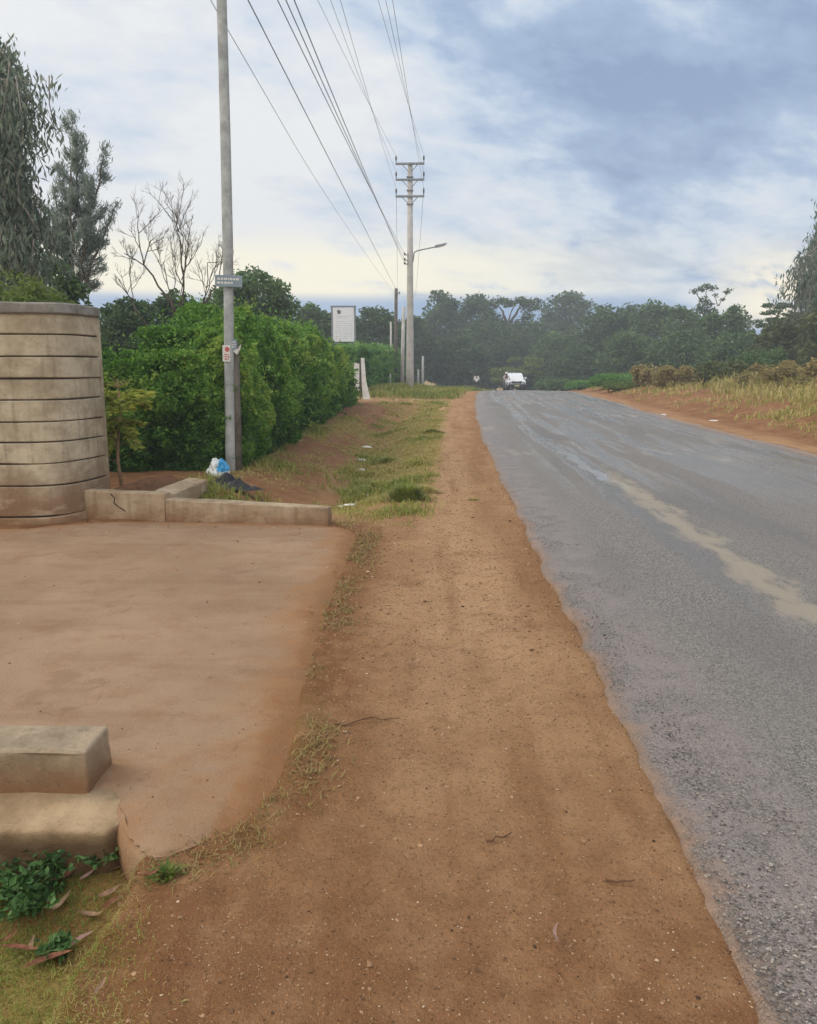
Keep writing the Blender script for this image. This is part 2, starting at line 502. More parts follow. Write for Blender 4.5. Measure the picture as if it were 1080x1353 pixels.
def build_ground():
    ys = [-30, -20, -12, -7, -4, -2.5, -1.5, -.8, -.2, .3, .7, 1.0]
    y = 1.2
    while y < 900:
        ys.append(y); y += max(.03, .0145 * y)
    ys = np.array(ys)
    u = np.concatenate([np.linspace(-14, -1.02, 40), np.linspace(-1, 1.1, 430), np.linspace(1.12, 14, 40)])
    wdt = np.maximum(ys, .9) * .95 + 1.2
    Yg = np.repeat(ys[:, None], len(u), 1)
    Xg = u[None, :] * wdt[:, None] + (road_c(ys) - 3.69)[:, None] * .5
    x, y = Xg.ravel(), Yg.ravel()
    z = H(x, y)
    g, r, p = ground_masks(x, y)
    nr, nc = Xg.shape
    i = np.arange(nr - 1)[:, None] * nc; j = np.arange(nc - 1)[None, :]
    q = np.stack([i + j, i + j + 1, i + nc + j + 1, i + nc + j], -1).reshape(-1, 4)
    m, nt = new_mat('earth')
    o = OBJ(nt)
    a, b, c_ = ATTR(nt, 'grass'), ATTR(nt, 'red'), ATTR(nt, 'pale')
    big = NOISE(nt, o, 1.3, 5, .6); mid = NOISE(nt, o, 7, 5, .65); fine = NOISE(nt, o, 60, 4, .7); grit = NOISE(nt, o, 260, 2, .6)
    col = MIX(nt, SS(nt, big, .3, .7), (.305, .160, .074), (.415, .240, .118))
    col = MIX(nt, M(nt, 'MULTIPLY', c_, .75), col, (.50, .31, .165))
    lane = NOISE(nt, SCALEV(nt, o, (2.6, .22, 1)), 1.2, 5, .6)
    col = MIX(nt, M(nt, 'MULTIPLY', SS(nt, lane, .46, .66), .55), col, (.235, .112, .042))
    col = MIX(nt, M(nt, 'MULTIPLY', SS(nt, lane, .46, .30), .45), col, (.50, .31, .16))
    pz = NOISE(nt, SCALEV(nt, o, (1.0, .6, 1)), 1.9, 6, .7)
    col = MIX(nt, M(nt, 'MULTIPLY', SS(nt, pz, .55, .68), .5), col, (.20, .098, .038))
    redn = M(nt, 'MULTIPLY', b, SS(nt, M(nt, 'ADD', M(nt, 'MULTIPLY', big, .5), M(nt, 'MULTIPLY', mid, .5)), .33, .58))
    col = MIX(nt, redn, col, (.185, .072, .027))
    col = MIX(nt, M(nt, 'MULTIPLY', SS(nt, mid, .50, .72), .5), col, (.22, .115, .048))
    gn = M(nt, 'MULTIPLY', a, SS(nt, mid, .3, .6))
    gcol = MIX(nt, SS(nt, NOISE(nt, o, 3.3, 4), .4, .62), (.17, .14, .03), (.36, .285, .085))
    col = MIX(nt, M(nt, 'MULTIPLY', gn, .8), col, gcol)
    # grit: pale and dark specks
    col = MIX(nt, M(nt, 'MULTIPLY', SS(nt, grit, .62, .72), M(nt, 'MULTIPLY', SS(nt, pz, .35, .6), .6)), col, (.56, .40, .24))
    col = MIX(nt, M(nt, 'MULTIPLY', SS(nt, grit, .40, .30), M(nt, 'ADD', .25, M(nt, 'MULTIPLY', SS(nt, lane, .4, .6), .5))), col, (.09, .04, .016))
    col = MIX(nt, M(nt, 'MULTIPLY', SS(nt, fine, .54, .66), .6), col, (.14, .07, .03))
    h = M(nt, 'ADD', M(nt, 'MULTIPLY', fine, .5), M(nt, 'ADD', M(nt, 'MULTIPLY', grit, .22), M(nt, 'MULTIPLY', mid, .8)))
    OUT(nt, col, .95, BUMP(nt, h, 1.0, .035), .15)
    gobj = mesh_np('ground', np.stack([x, y, z], 1), q, None, m, None, {'grass': g, 'red': r, 'pale': p}, smooth=True)
    tag(gobj, kind='structure')
    return gobj


build_ground()


# ------------------------------------------------------------------ road
def build_road():
    ys = [-30, -20, -12, -7, -4, -2, -1, 0, .6, 1.0]
    y = 1.2
    while y < 190:
        ys.append(y); y += max(.014, .008 * y)
    ys = np.array(ys)
    lat = np.concatenate([np.linspace(0, .5, 26), np.linspace(.53, 5.5, 120), np.linspace(5.53, 2 * HALF, 14)])
    wob = (fbm(ys * .28, ys * 0 + 3.3, 61, 2) - .5) * .14 + (fbm(ys * 3.5, ys * 0 + 1.3, 63, 4) - .5) * .12 + (fbm(ys * 17, ys * 0 + 8.3, 69, 4) - .5) * .025
    wob2 = (fbm(ys * .5, ys * 0 + 7.3, 65, 3) - .5) * .5 + (fbm(ys * 3, ys * 0 + 4.3, 67, 3) - .5) * .15
    t = lat[None, :] / (2 * HALF)
    Xg = (road_c(ys) - HALF)[:, None] + lat[None, :] + wob[:, None] * np.exp(-lat / .5)[None, :] + wob2[:, None] * np.exp(-(2 * HALF - lat) / .5)[None, :]
    Yg = np.repeat(ys[:, None], len(lat), 1)
    z = H0(Xg, Yg) + .026 - .016 * np.exp(-lat / .12)[None, :] + .05 * (1 - (2 * t - 1) ** 2)
    z[:, 0] = H0(Xg[:, 0], ys) - .06; Xg[:, 0] -= .006
    z[:, 1] -= .012
    z[:, -1] = H0(Xg[:, -1], ys) - .06
    # undulation and wheel ruts
    z[:, 1:-1] += ((fbm(Xg * .9, Yg * .35, 71, 3) - .5) * .03)[:, 1:-1]
    z -= .012 * np.exp(-((lat[None, :] - 1.5) / .3) ** 2)
    pit = sstep(.55, .75, fbm(Xg * 5, Yg * 3, 73, 3)) * np.exp(-((lat[None, :] - .4) / .22) ** 2)
    z[:, 2:-1] -= (pit * .012)[:, 2:-1]
    nr, nc = Xg.shape
    i = np.arange(nr - 1)[:, None] * nc; j = np.arange(nc - 1)[None, :]
    q = np.stack([i + j, i + j + 1, i + nc + j + 1, i + nc + j], -1).reshape(-1, 4)
    m, nt = new_mat('worn_asphalt')
    o = OBJ(nt)
    u, v = ATTR(nt, 'u'), ATTR(nt, 'v')
    uv = N(nt, 'ShaderNodeCombineXYZ', {0: u, 1: v, 2: 0.0}).outputs[0]
    warp = NOISE(nt, SCALEV(nt, uv, (1.2, .7, 1)), 1.3, 5, .6)
    uw = M(nt, 'ADD', u, M(nt, 'MULTIPLY', M(nt, 'SUBTRACT', warp, .5), .62))
    vo = N(nt, 'ShaderNodeTexVoronoi', {'Vector': o, 'Scale': 120.0, 'Randomness': 1.0})
    chip = N(nt, 'ShaderNodeSeparateXYZ', {0: vo.outputs['Color']}).outputs[0]
    cd = vo.outputs['Distance']
    mid = NOISE(nt, o, 5, 5, .65); big = NOISE(nt, o, .9, 4, .6); fine = NOISE(nt, o, 160, 3, .7)
    col = MIX(nt, chip, (.048, .043, .040), (.345, .305, .260))
    col = MIX(nt, M(nt, 'MULTIPLY', SS(nt, big, .3, .7), .5), col, (.20, .175, .145))
    col = MIX(nt, M(nt, 'MULTIPLY', SS(nt, NOISE(nt, SCALEV(nt, uv, (.9, .16, 1)), 1.1, 3, .55), .46, .68), .40), col, (.115, .108, .105))
    # silt washed along the left edge, with dark stones left standing in it
    edge = M(nt, 'MULTIPLY', SS(nt, uw, .66, .30), 1.0)
    pits = SS(nt, M(nt, 'ADD', M(nt, 'MULTIPLY', fine, .55), M(nt, 'MULTIPLY', mid, .5)), .60, .53)
    col = MIX(nt, M(nt, 'MULTIPLY', M(nt, 'MULTIPLY', edge, pits), .68), col, (.205, .158, .135))
    col = MIX(nt, M(nt, 'MULTIPLY', SS(nt, M(nt, 'ADD', u, M(nt, 'MULTIPLY', M(nt, 'SUBTRACT', mid, .5), .30)), .14, .0), .8), col, (.235, .140, .082))
    # red-brown dust at the right edge
    col = MIX(nt, M(nt, 'MULTIPLY', SS(nt, uw, 5.25, 5.75), .8), col, (.32, .19, .11))
    # tan silt in the worn rut
    rutn = NOISE(nt, SCALEV(nt, uv, (3.2, .9, 1)), 1.6, 5, .65)
    rut = M(nt, 'MULTIPLY', SS(nt, M(nt, 'ADD', M(nt, 'ABSOLUTE', M(nt, 'SUBTRACT', uw, 1.54)), M(nt, 'MULTIPLY', M(nt, 'SUBTRACT', rutn, .5), .9)), .20, .03), M(nt, 'MULTIPLY', SS(nt, v, 4.0, 5.0), SS(nt, v, 12.5, 10.5)))
    col = MIX(nt, M(nt, 'MULTIPLY', rut, .85), col, (.36, .30, .215))
    tan2 = M(nt, 'MULTIPLY', SS(nt, NOISE(nt, SCALEV(nt, uv, (1.4, .35, 1)), 1.1, 4, .6), .56, .70), M(nt, 'MULTIPLY', SS(nt, v, 9, 14), .6))
    col = MIX(nt, tan2, col, (.36, .30, .23))
    # damp streaks along the wheel tracks
    st = NOISE(nt, SCALEV(nt, uv, (1.9, .085, 1)), 1.5, 3, .5)
    wet = M(nt, 'MULTIPLY', SS(nt, st, .45, .58), SS(nt, uw, .5, 1.2))
    wet = M(nt, 'MULTIPLY', wet, SS(nt, v, 7, 14))
    pool = M(nt, 'MULTIPLY', SS(nt, M(nt, 'ABSOLUTE', M(nt, 'SUBTRACT', uw, M(nt, 'SUBTRACT', 1.66, M(nt, 'MULTIPLY', v, .023)))), .17, .08), M(nt, 'MULTIPLY', SS(nt, v, 9.8, 11.2), SS(nt, v, 18.5, 16)))
    damp = M(nt, 'MULTIPLY', SS(nt, M(nt, 'ABSOLUTE', M(nt, 'SUBTRACT', uw, 1.28)), .26, .06), M(nt, 'MULTIPLY', SS(nt, v, 4.0, 7), SS(nt, v, 13, 10)))
    col = MIX(nt, M(nt, 'MULTIPLY', M(nt, 'MAXIMUM', M(nt, 'MULTIPLY', wet, .3), damp), .35), col, (.10, .10, .105))
    ro = M(nt, 'SUBTRACT', M(nt, 'SUBTRACT', .64, M(nt, 'MULTIPLY', M(nt, 'MULTIPLY', edge, pits), .16)), M(nt, 'MULTIPLY', wet, .50))
    ro = M(nt, 'SUBTRACT', ro, M(nt, 'MULTIPLY', damp, .25))
    ro = M(nt, 'SUBTRACT', ro, M(nt, 'MULTIPLY', pool, .60), True)
    ro = M(nt, 'MAXIMUM', ro, .12)
    dry = M(nt, 'SUBTRACT', 1.0, M(nt, 'MAXIMUM', M(nt, 'MULTIPLY', pool, .95), M(nt, 'MULTIPLY', wet, .85)))
    h = M(nt, 'ADD', M(nt, 'MULTIPLY', cd, -.9), M(nt, 'MULTIPLY', fine, .5))
    h = M(nt, 'MULTIPLY', h, M(nt, 'SUBTRACT', 1.0, M(nt, 'MULTIPLY', M(nt, 'MULTIPLY', edge, pits), .7)))
    bn = N(nt, 'ShaderNodeBump', {'Height': h, 'Strength': M(nt, 'MULTIPLY', dry, .8), 'Distance': .018}).outputs[0]
    OUT(nt, col, ro, bn, .55)
    V = np.stack([Xg.ravel(), Yg.ravel(), z.ravel()], 1)
    o_ = mesh_np('road', V, q, None, m, None, {'u': np.repeat(lat[None, :], nr, 0).ravel(), 'v': Yg.ravel()}, smooth=True)
    tag(o_, kind='structure')


build_road()


# ------------------------------------------------------------------ driveway slab
def build_drive():
    xs = np.arange(-9.5, 0.2, .035); ys = np.arange(2.0, 8.8, .035)
    Xg, Yg = np.meshgrid(xs, ys)
    sd = poly_sd(Xg, Yg, DRIVE) + (fbm(Xg * 3, Yg * 3, 81) - .5) * .16 * sstep(2.7, 3.2, Yg) * sstep(8.1, 7.6, Yg)
    e_ = .01
    gx = (poly_sd(Xg + e_, Yg, DRIVE) - poly_sd(Xg - e_, Yg, DRIVE)) / (2 * e_); gy = (poly_sd(Xg, Yg + e_, DRIVE) - poly_sd(Xg, Yg - e_, DRIVE)) / (2 * e_)
    raw = poly_sd(Xg, Yg, DRIVE)
    lipzone = (Yg < 2.95) & (Xg < -.80)
    keep = np.where(lipzone, raw > -.03, sd > -.04)
    snap = lipzone & (raw < .004)
    Xg = np.where(snap, Xg - gx * raw, Xg); Yg = np.where(snap, Yg - gy * raw, Yg)
    z = .012 + (fbm(Xg * 1.2, Yg * 1.2, 83) - .5) * .02 + (fbm(Xg * 8, Yg * 8, 85) - .5) * .004
    z = z - .03 * sstep(.12, -.02, sd) * ~lipzone - .022 * sstep(.10, .0, raw) ** 2 * lipzone
    idx = -np.ones(Xg.shape, int); idx[keep] = np.arange(keep.sum())
    a, b, c, d = idx[:-1, :-1], idx[:-1, 1:], idx[1:, 1:], idx[1:, :-1]
    ok = (a >= 0) & (b >= 0) & (c >= 0) & (d >= 0)
    q = np.stack([a[ok], b[ok], c[ok], d[ok]], 1)
    m, nt = new_mat('driveway_concrete')
    o = OBJ(nt); e = ATTR(nt, 'edge')
    big = NOISE(nt, o, .8, 5, .6); mid = NOISE(nt, o, 5, 5, .6); fine = NOISE(nt, o, 70, 4, .7); grit = NOISE(nt, o, 240, 2)
    col = MIX(nt, SS(nt, big, .3, .7), (.235, .148, .086), (.320, .212, .130))
    col = MIX(nt, M(nt, 'MULTIPLY', SS(nt, mid, .46, .70), .5), col, (.235, .130, .068))
    fu = M(nt, 'ADD', e, M(nt, 'MULTIPLY', M(nt, 'SUBTRACT', mid, .5), .5))
    col = MIX(nt, M(nt, 'MULTIPLY', SS(nt, NOISE(nt, o, 2.2, 6, .7), .52, .66), .45), col, (.20, .11, .06))
    fu2 = M(nt, 'ADD', e, M(nt, 'MULTIPLY', M(nt, 'SUBTRACT', NOISE(nt, o, 2.6, 5, .65), .5), .9))
    col = MIX(nt, M(nt, 'MULTIPLY', SS(nt, fu2, .42, .02), .85), col, (.275, .140, .060))
    col = MIX(nt, SS(nt, fu, .22, .02), col, (.235, .112, .044))
    col = MIX(nt, M(nt, 'MULTIPLY', SS(nt, grit, .36, .29), .5), col, (.12, .065, .04))
    col = MIX(nt, M(nt, 'MULTIPLY', SS(nt, grit, .67, .74), .4), col, (.55, .42, .32))
    gr2 = NOISE(nt, o, 110, 3, .7)
    col = MIX(nt, M(nt, 'MULTIPLY', SS(nt, gr2, .55, .70), .45), col, (.16, .09, .048))
    tm = NOISE(nt, SCALEV(nt, o, (.35, 3.0, 1)), 1.3, 4, .6)
    col = MIX(nt, M(nt, 'MULTIPLY', SS(nt, tm, .52, .68), .38), col, (.20, .115, .062))
    # a hairline crack or two
    wv = N(nt, 'ShaderNodeTexVoronoi', {'Vector': N(nt, 'ShaderNodeVectorMath', {0: o, 1: N(nt, 'ShaderNodeVectorMath', {0: N(nt, 'ShaderNodeTexNoise', {'Vector': o, 'Scale': 3.0, 'Detail': 4}).outputs[1], 3: .5}, operation='SCALE').outputs[0]}, operation='ADD').outputs[0], 'Scale': .42}, feature='DISTANCE_TO_EDGE')
    crack = M(nt, 'MULTIPLY', SS(nt, wv.outputs[0], .006, .001), SS(nt, mid, .42, .6))
    col = MIX(nt, M(nt, 'MULTIPLY', crack, .28), col, (.14, .08, .045))
    h = M(nt, 'ADD', M(nt, 'MULTIPLY', fine, .5), M(nt, 'MULTIPLY', mid, .6))
    OUT(nt, col, .9, BUMP(nt, h, .6, .018), .2)
    V = np.stack([Xg[keep], Yg[keep], z[keep]], 1); ed = np.where(lipzone, .25, sd)[keep]
    # rounded lip where the slab ends above the ditch
    B = np.array([p for p in DRIVE if p[1] < 2.95 and -1.75 < p[0] < -.82])
    dd = np.r_[0, np.cumsum(np.hypot(*np.diff(B, axis=0).T))]; tt = np.linspace(0, dd[-1], 60)
    B = np.stack([np.interp(tt, dd, B[:, 0]), np.interp(tt, dd, B[:, 1])], 1)
    for _ in range(4): B[1:-1] = (B[:-2] + 2 * B[1:-1] + B[2:]) / 4
    tg = np.gradient(B, axis=0); tg /= np.linalg.norm(tg, axis=1)[:, None]; nb = np.stack([tg[:, 1], -tg[:, 0]], 1)
    if poly_sd(B[30:31, 0] + nb[30:31, 0] * .05, B[30:31, 1] + nb[30:31, 1] * .05, DRIVE)[0] > 0: nb = -nb
    LV_ = []
    for k in range(60):
        for o_, zz in ((-.014, -.014), (.0, -.024), (.010, -.042), (.017, -.07), (.02, -.13), (.01, -.2), (-.02, -.35)):
            w_ = 1 + .7 * (vnoise(k * .35, zz * 20, 87) - .5)
            LV_.append((B[k, 0] + nb[k, 0] * o_ * w_, B[k, 1] + nb[k, 1] * o_ * w_, zz + (vnoise(k * .3, zz * 9, 88) - .5) * .02 + (vnoise(k * 1.3, zz * 40, 89) - .5) * .008))
    o0 = len(V); i_ = np.arange(59)[:, None] * 7; j_ = np.arange(6)[None, :]
    q = np.r_[q, o0 + np.stack([i_ + j_, i_ + j_ + 1, i_ + 8 + j_, i_ + 7 + j_], -1).reshape(-1, 4)]
    V = np.r_[V, np.array(LV_)]; ed = np.r_[ed, np.full(420, .25)]
    tag(mesh_np('driveway', V, q, None, m, None, {'edge': ed}, smooth=True), kind='structure')


build_drive()


# ------------------------------------------------------------------ concrete materials
def concrete(name, light, darkc, stain, zlo, zhi, streak=True):
    """stain creeps up from the foot (splash-back mud), object z"""
    m, nt = new_mat(name)
    o = OBJ(nt)
    s = N(nt, 'ShaderNodeSeparateXYZ', {0: o})
    n = NOISE(nt, o, 2.6, 5, .65); n2 = NOISE(nt, o, 14, 5, .65); f = NOISE(nt, o, 120, 3, .7)
    col = MIX(nt, SS(nt, n, .32, .68), darkc, light)
    col = MIX(nt, M(nt, 'MULTIPLY', SS(nt, n2, .5, .7), .35), col, tuple(c * .62 for c in darkc))
    if streak:
        sv = NOISE(nt, SCALEV(nt, o, (14, 14, .8)), 1.0, 4, .6)
        col = MIX(nt, M(nt, 'MULTIPLY', SS(nt, sv, .52, .68), .4), col, tuple(c * .6 for c in darkc))
    zz = M(nt, 'ADD', s.outputs[2], M(nt, 'MULTIPLY', M(nt, 'SUBTRACT', n, .5), (zhi - zlo) * .9))
    col = MIX(nt, M(nt, 'MULTIPLY', SS(nt, zz, zhi, zlo), .85), col, stain)
    pt = NOISE(nt, o, 46, 4, .7); sp_n = NOISE(nt, SCALEV(nt, o, (2.2, 2.2, 5)), 1.5, 5, .6)
    col = MIX(nt, M(nt, 'MULTIPLY', SS(nt, sp_n, .52, .66), .35), col, tuple(min(1, c * 1.18) for c in light))
    col = MIX(nt, M(nt, 'MULTIPLY', SS(nt, sp_n, .46, .32), .40), col, tuple(c * .72 for c in darkc))
    col = MIX(nt, M(nt, 'MULTIPLY', SS(nt, pt, .60, .74), .22), col, tuple(c * .6 for c in darkc))
    h = M(nt, 'ADD', M(nt, 'MULTIPLY', f, .45), M(nt, 'ADD', M(nt, 'MULTIPLY', n2, .8), M(nt, 'MULTIPLY', SS(nt, pt, .74, .58), .3)))
    OUT(nt, col, .92, BUMP(nt, h, .7, .014), .2)
    return m


MT['wall'] = concrete('wall_panel_concrete', (.49, .415, .295), (.31, .25, .165), (.21, .115, .06), .10, .70)
MT['coping'] = concrete('coping_concrete', (.33, .31, .27), (.17, .155, .13), (.16, .12, .08), 1.95, 2.06)
MT['joint'] = simple_mat('joint_gap_shade', (.07, .055, .04), .95, .1)  # shade of the panel gaps put into a dark colour
MT['kerb'] = concrete('kerb_concrete', (.44, .34, .225), (.29, .205, .125), (.22, .11, .05), -.02, .20)
MT['block'] = concrete('drain_block_concrete', (.40, .285, .165), (.27, .18, .10), (.060, .030, .012), -.09, .015, False)
MT['kerb_near'] = concrete('kerb_block_concrete', (.43, .325, .215), (.25, .195, .13), (.20, .095, .04), .0, .17)
MT['soil'] = simple_mat('planter_soil', (.12, .06, .03), .95, .1, var=.4, scale=20, bump=.8)
MT['wood'] = None


def worn(bm, amp=.006, s=0):
    for v in bm.verts:
        p = v.co
        n = Vector((vnoise(p.x * 5 + p.z * 3, p.y * 5, 91 + s) - .5, vnoise(p.y * 5 + p.z * 2, p.x * 5, 92 + s) - .5, vnoise(p.x * 4, p.y * 4 + p.z * 5, 93 + s) - .5))
        v.co = p + n * amp * 2


def slab_from_path(name, path, z0, z1, th, mat, parent, bevel=.008, side=1, amp=.004, step=.12, seed=0):
    """a thick slab along a plan polyline; thickness goes to the back"""
    P = np.asarray(path, float)
    d = np.r_[0, np.cumsum(np.hypot(*np.diff(P, axis=0).T))]
    n = max(2, int(d[-1] / step)); t = np.linspace(0, d[-1], n + 1)
    Q = np.stack([np.interp(t, d, P[:, 0]), np.interp(t, d, P[:, 1])], 1)
    tg = np.gradient(Q, axis=0); tg /= np.linalg.norm(tg, axis=1)[:, None]
    nb = np.stack([-tg[:, 1], tg[:, 0]], 1) * side
    B = Q + nb * th
    b = bevel
    sec = []   # section going round: front bottom, front top (bevelled), back
    rng_ = np.random.default_rng(seed)
    V = []
    for k in range(n + 1):
        f, bk = Q[k], B[k]
        j0 = (vnoise(t[k] * 2.1, seed * 3.7, 5) - .5) * amp * 2.5; j1 = (vnoise(t[k] * 2.3, seed * 5.1 + 40, 6) - .5) * amp * 2.5
        jo = (vnoise(t[k] * 1.3, seed * 2.2 + 9, 7) - .5) * amp * 2
        fo = f - nb[k] * jo
        for (pt, zz) in ((fo + nb[k] * b, z0 + j0), (fo, z0 + b + j0), (fo, (z0 + z1) / 2), (fo, z1 - b + j1), (fo + nb[k] * b, z1 + j1), (bk, z1 + j1), (bk, z0 + j0)):
            V.append((pt[0], pt[1], zz))
    ns = 7
    i = np.arange(n)[:, None] * ns; j = np.arange(ns)[None, :]; j2 = (j + 1) % ns
    q = np.stack([i + j, i + ns + j, i + ns + j2, i + j2], -1).reshape(-1, 4)
    bm = bmesh.new()
    vs = [bm.verts.new([float(c) for c in v]) for v in V]
    for f in q: bm.faces.new([vs[a] for a in f])
    bm.faces.new(vs[:ns]); bm.faces.new(vs[-ns:])
    return bm_obj(name, bm, mat, parent)


# boundary wall (curved wing wall of stacked concrete panels)
def build_wall():
    w = thing('boundary_wall', 'curved boundary wall of stacked tan concrete panels with a grey weathered coping', 'wall')
    P = [(-9.2, 8.75), (-7.2, 8.3), (-5.8, 8.02), (-4.9, 7.93), (-4.33, 7.91), (-4.06, 7.93), (-3.92, 8.0), (-3.83, 8.12), (-3.77, 8.28), (-3.74, 8.5), (-3.725, 8.80)]
    # smooth
    d = np.r_[0, np.cumsum(np.hypot(*np.diff(np.array(P), axis=0).T))]
    t = np.linspace(0, d[-1], 90)
    Q = np.stack([np.interp(t, d, [p[0] for p in P]), np.interp(t, d, [p[1] for p in P])], 1)
    for _ in range(6): Q[1:-1] = (Q[:-2] + Q[1:-1] * 2 + Q[2:]) / 4
    tg = np.gradient(Q, axis=0); tg /= np.linalg.norm(tg, axis=1)[:, None]
    back = np.stack([-tg[:, 1], tg[:, 0]], 1)
    zs = [.075, .385, .61, .825, 1.03, 1.245, 1.455, 1.67, 1.885, 2.09]
    for k in range(9):
        off = .010 * (k % 2) + .004 * ((k * 7) % 3)
        slab_from_path('panel', Q + back * off, zs[k] + .007, zs[k + 1] - .006, .055, MT['wall'], w, seed=k + 1, amp=.004, step=.05)
    slab_from_path('plinth', Q - back * .012, -.15, .072, .10, MT['kerb'], w, seed=20, amp=.008)
    slab_from_path('core', Q + back * .035, -.1, 2.085, .08, MT['joint'], w, amp=0)  # dark core added so the gaps between panels read as shadow
    slab_from_path('coping', Q - back * .03, 2.085, 2.19, .2, MT['coping'], w, seed=30, amp=.007, bevel=.014)
    bm = bmesh.new(); e = Q[-1]
    add_box(bm, (e[0] - .035, e[1] + .035, 1.0), (.055, .07, 2.14)); worn(bm)
    bm_obj('end_post', bm, MT['wall'], w, bevel=.008)


build_wall()


# ------------------------------------------------------------------ kerbs, planter, drain block
def prism(bm, plan, z0, z1):
    """vertical prism over a plan polygon; z1 may be one number or a list"""
    n = len(plan)
    zt = z1 if isinstance(z1, (list, tuple)) else [z1] * n
    lo = [bm.verts.new((float(p[0]), float(p[1]), float(z0))) for p in plan]
    hi = [bm.verts.new((float(p[0]), float(p[1]), float(z))) for p, z in zip(plan, zt)]
    bm.faces.new(lo[::-1]); bm.faces.new(hi)
    for i in range(n):
        bm.faces.new([lo[i], lo[(i + 1) % n], hi[(i + 1) % n], hi[i]])


def subdiv(bm, cuts=4):
    # soften the arris, then cut fine enough to carry dents and chips
    bmesh.ops.bevel(bm, geom=list(bm.edges), offset=.016, segments=3, affect='EDGES', profile=.6, clamp_overlap=True)
    for _ in range(5):
        es = [e for e in bm.edges if e.calc_length() > .05]
        if not es: break
        bmesh.ops.subdivide_edges(bm, edges=es, cuts=1, use_grid_fill=True)
    bmesh.ops.triangulate(bm, faces=[f for f in bm.faces if len(f.verts) > 4])
    bm.normal_update()
    zt = max(v.co.z for v in bm.verts)
    for v in bm.verts:
        p = v.co; n = v.normal.copy()
        k = (vnoise(p.x * 13 + p.z * 9, p.y * 13 + p.z * 5, 401) - .5) * .006 + (vnoise(p.x * 34 + p.z * 23, p.y * 34 - p.z * 29, 402) - .5) * .004
        if abs(n.z) > .25 and abs(n.z) < .95 and p.z > zt - .05:
            c_ = vnoise(p.x * 9, p.y * 9, 403); k -= max(0, float(c_) - .62) * .045
        v.co = p + n * float(k)


A0 = gnd(100, 684)[:2]; A1 = gnd(219, 688)[:2]      # planter front
B0 = gnd(219, 688)[:2]; B1 = gnd(433, 694)[:2]      # kerb front

pl = thing('planter_box', 'low concrete planter box with a cracked front, holding a sapling beside the curved wall', 'planter', (A0[0], A0[1], 0))
org = np.array([A0[0], A0[1]])
e = (A1 - A0); L = np.hypot(*e); ex = e / L; ey = np.array([-ex[1], ex[0]])
def PL(a, b): return ex * a + ey * b
bm = bmesh.new(); prism(bm, [PL(0, 0), PL(L, 0), PL(L, .14), PL(0, .14)], -.1, [.30, .285, .285, .30]); subdiv(bm, 3); worn(bm, .006)
bm_obj('front_wall', bm, MT['kerb'], pl)
bm = bmesh.new(); prism(bm, [PL(L - .20, .143), PL(L + .02, .143), PL(L - .02, 1.15), PL(L - .26, 1.15)], -.1, [.285, .255, .27, .29]); subdiv(bm, 3); worn(bm, .006, 3)
bm_obj('side_wall', bm, MT['kerb'], pl)
bm = bmesh.new(); prism(bm, [PL(.10, .143), PL(L - .203, .143), PL(L - .263, 1.15), PL(.2, 1.9)], -.1, .235); subdiv(bm, 6); worn(bm, .025, 5)
bm_obj('soil', bm, MT['soil'], pl)
# crack on the front wall: a thin dark recess strip
def strip(name, pts, w, mat, parent):
    return tubes(name, [(np.array(pts), np.full(len(pts), w))], mat, parent, 4)
MT['crack'] = simple_mat('crack_dark', (.05, .028, .015), .95, .1)
strip('crack', [tuple(PL(.42, -.001)) + (.265,), tuple(PL(.46, -.001)) + (.22,), tuple(PL(.45, -.001)) + (.17,), tuple(PL(.50, -.001)) + (.13,), tuple(PL(.55, -.001)) + (.10,), tuple(PL(.57, -.001)) + (.085,)], .007, MT['crack'], pl)

kb = B1 - B0; KL = np.hypot(*kb); kx = kb / KL; ky = np.array([-kx[1], kx[0]])
bm = bmesh.new()
prism(bm, [kx * .003 - ky * .012, kx * KL - ky * .012, kx * KL + ky * .165, kx * .003 + ky * .165], -.25, [.228, .175, .17, .225]); subdiv(bm, 7); worn(bm, .007, 11)
k1 = bm_obj('concrete_kerb', bm, MT['kerb'], None, loc=(B0[0], B0[1], 0))
tag(k1, 'long low concrete kerb along the far edge of the driveway, running on from the planter', 'kerb')

# near kerb block: front face px y 990..1048, end at px 145
K1 = gnd(119, 1048)[:2]
K0 = np.array([-4.2, K1[1] - .10])
kb = K0 - K1; KL2 = np.hypot(*kb); kx = kb / KL2; ky = np.array([kx[1], -kx[0]])
if ky[1] < 0: ky = -ky
bm = bmesh.new()
prism(bm, [(0, 0), kx * KL2, kx * KL2 + ky * .215, ky * .215], -.05, [.165, .18, .18, .17]); subdiv(bm, 9); worn(bm, .007, 17)
tag(bm_obj('concrete_kerb', bm, MT['kerb_near'], None, loc=(K1[0], K1[1], 0)),
    'concrete kerb block with a squared end, lying on the drain block by the weeds', 'kerb')
bm = bmesh.new()
D1 = gnd(151, 1085)[:2]
pl_ = [np.array([D1[0] + .012, K1[1] + .05]), D1 + (0.012, .02), D1 + (-.03, -.03), np.array([-4.2, D1[1] - .13]), np.array([-4.2, K1[1] - .04])]
prism(bm, [p - K1 for p in pl_], -.45, [-.004, -.012, -.03, -.02, -.004]); subdiv(bm, 7); worn(bm, .014, 23)
tag(bm_obj('drain_block', bm, MT['block'], None, loc=(K1[0], K1[1], 0), smooth=True),
    'stained concrete drain block with a dark muddy face above the green weeds', 'drain block')


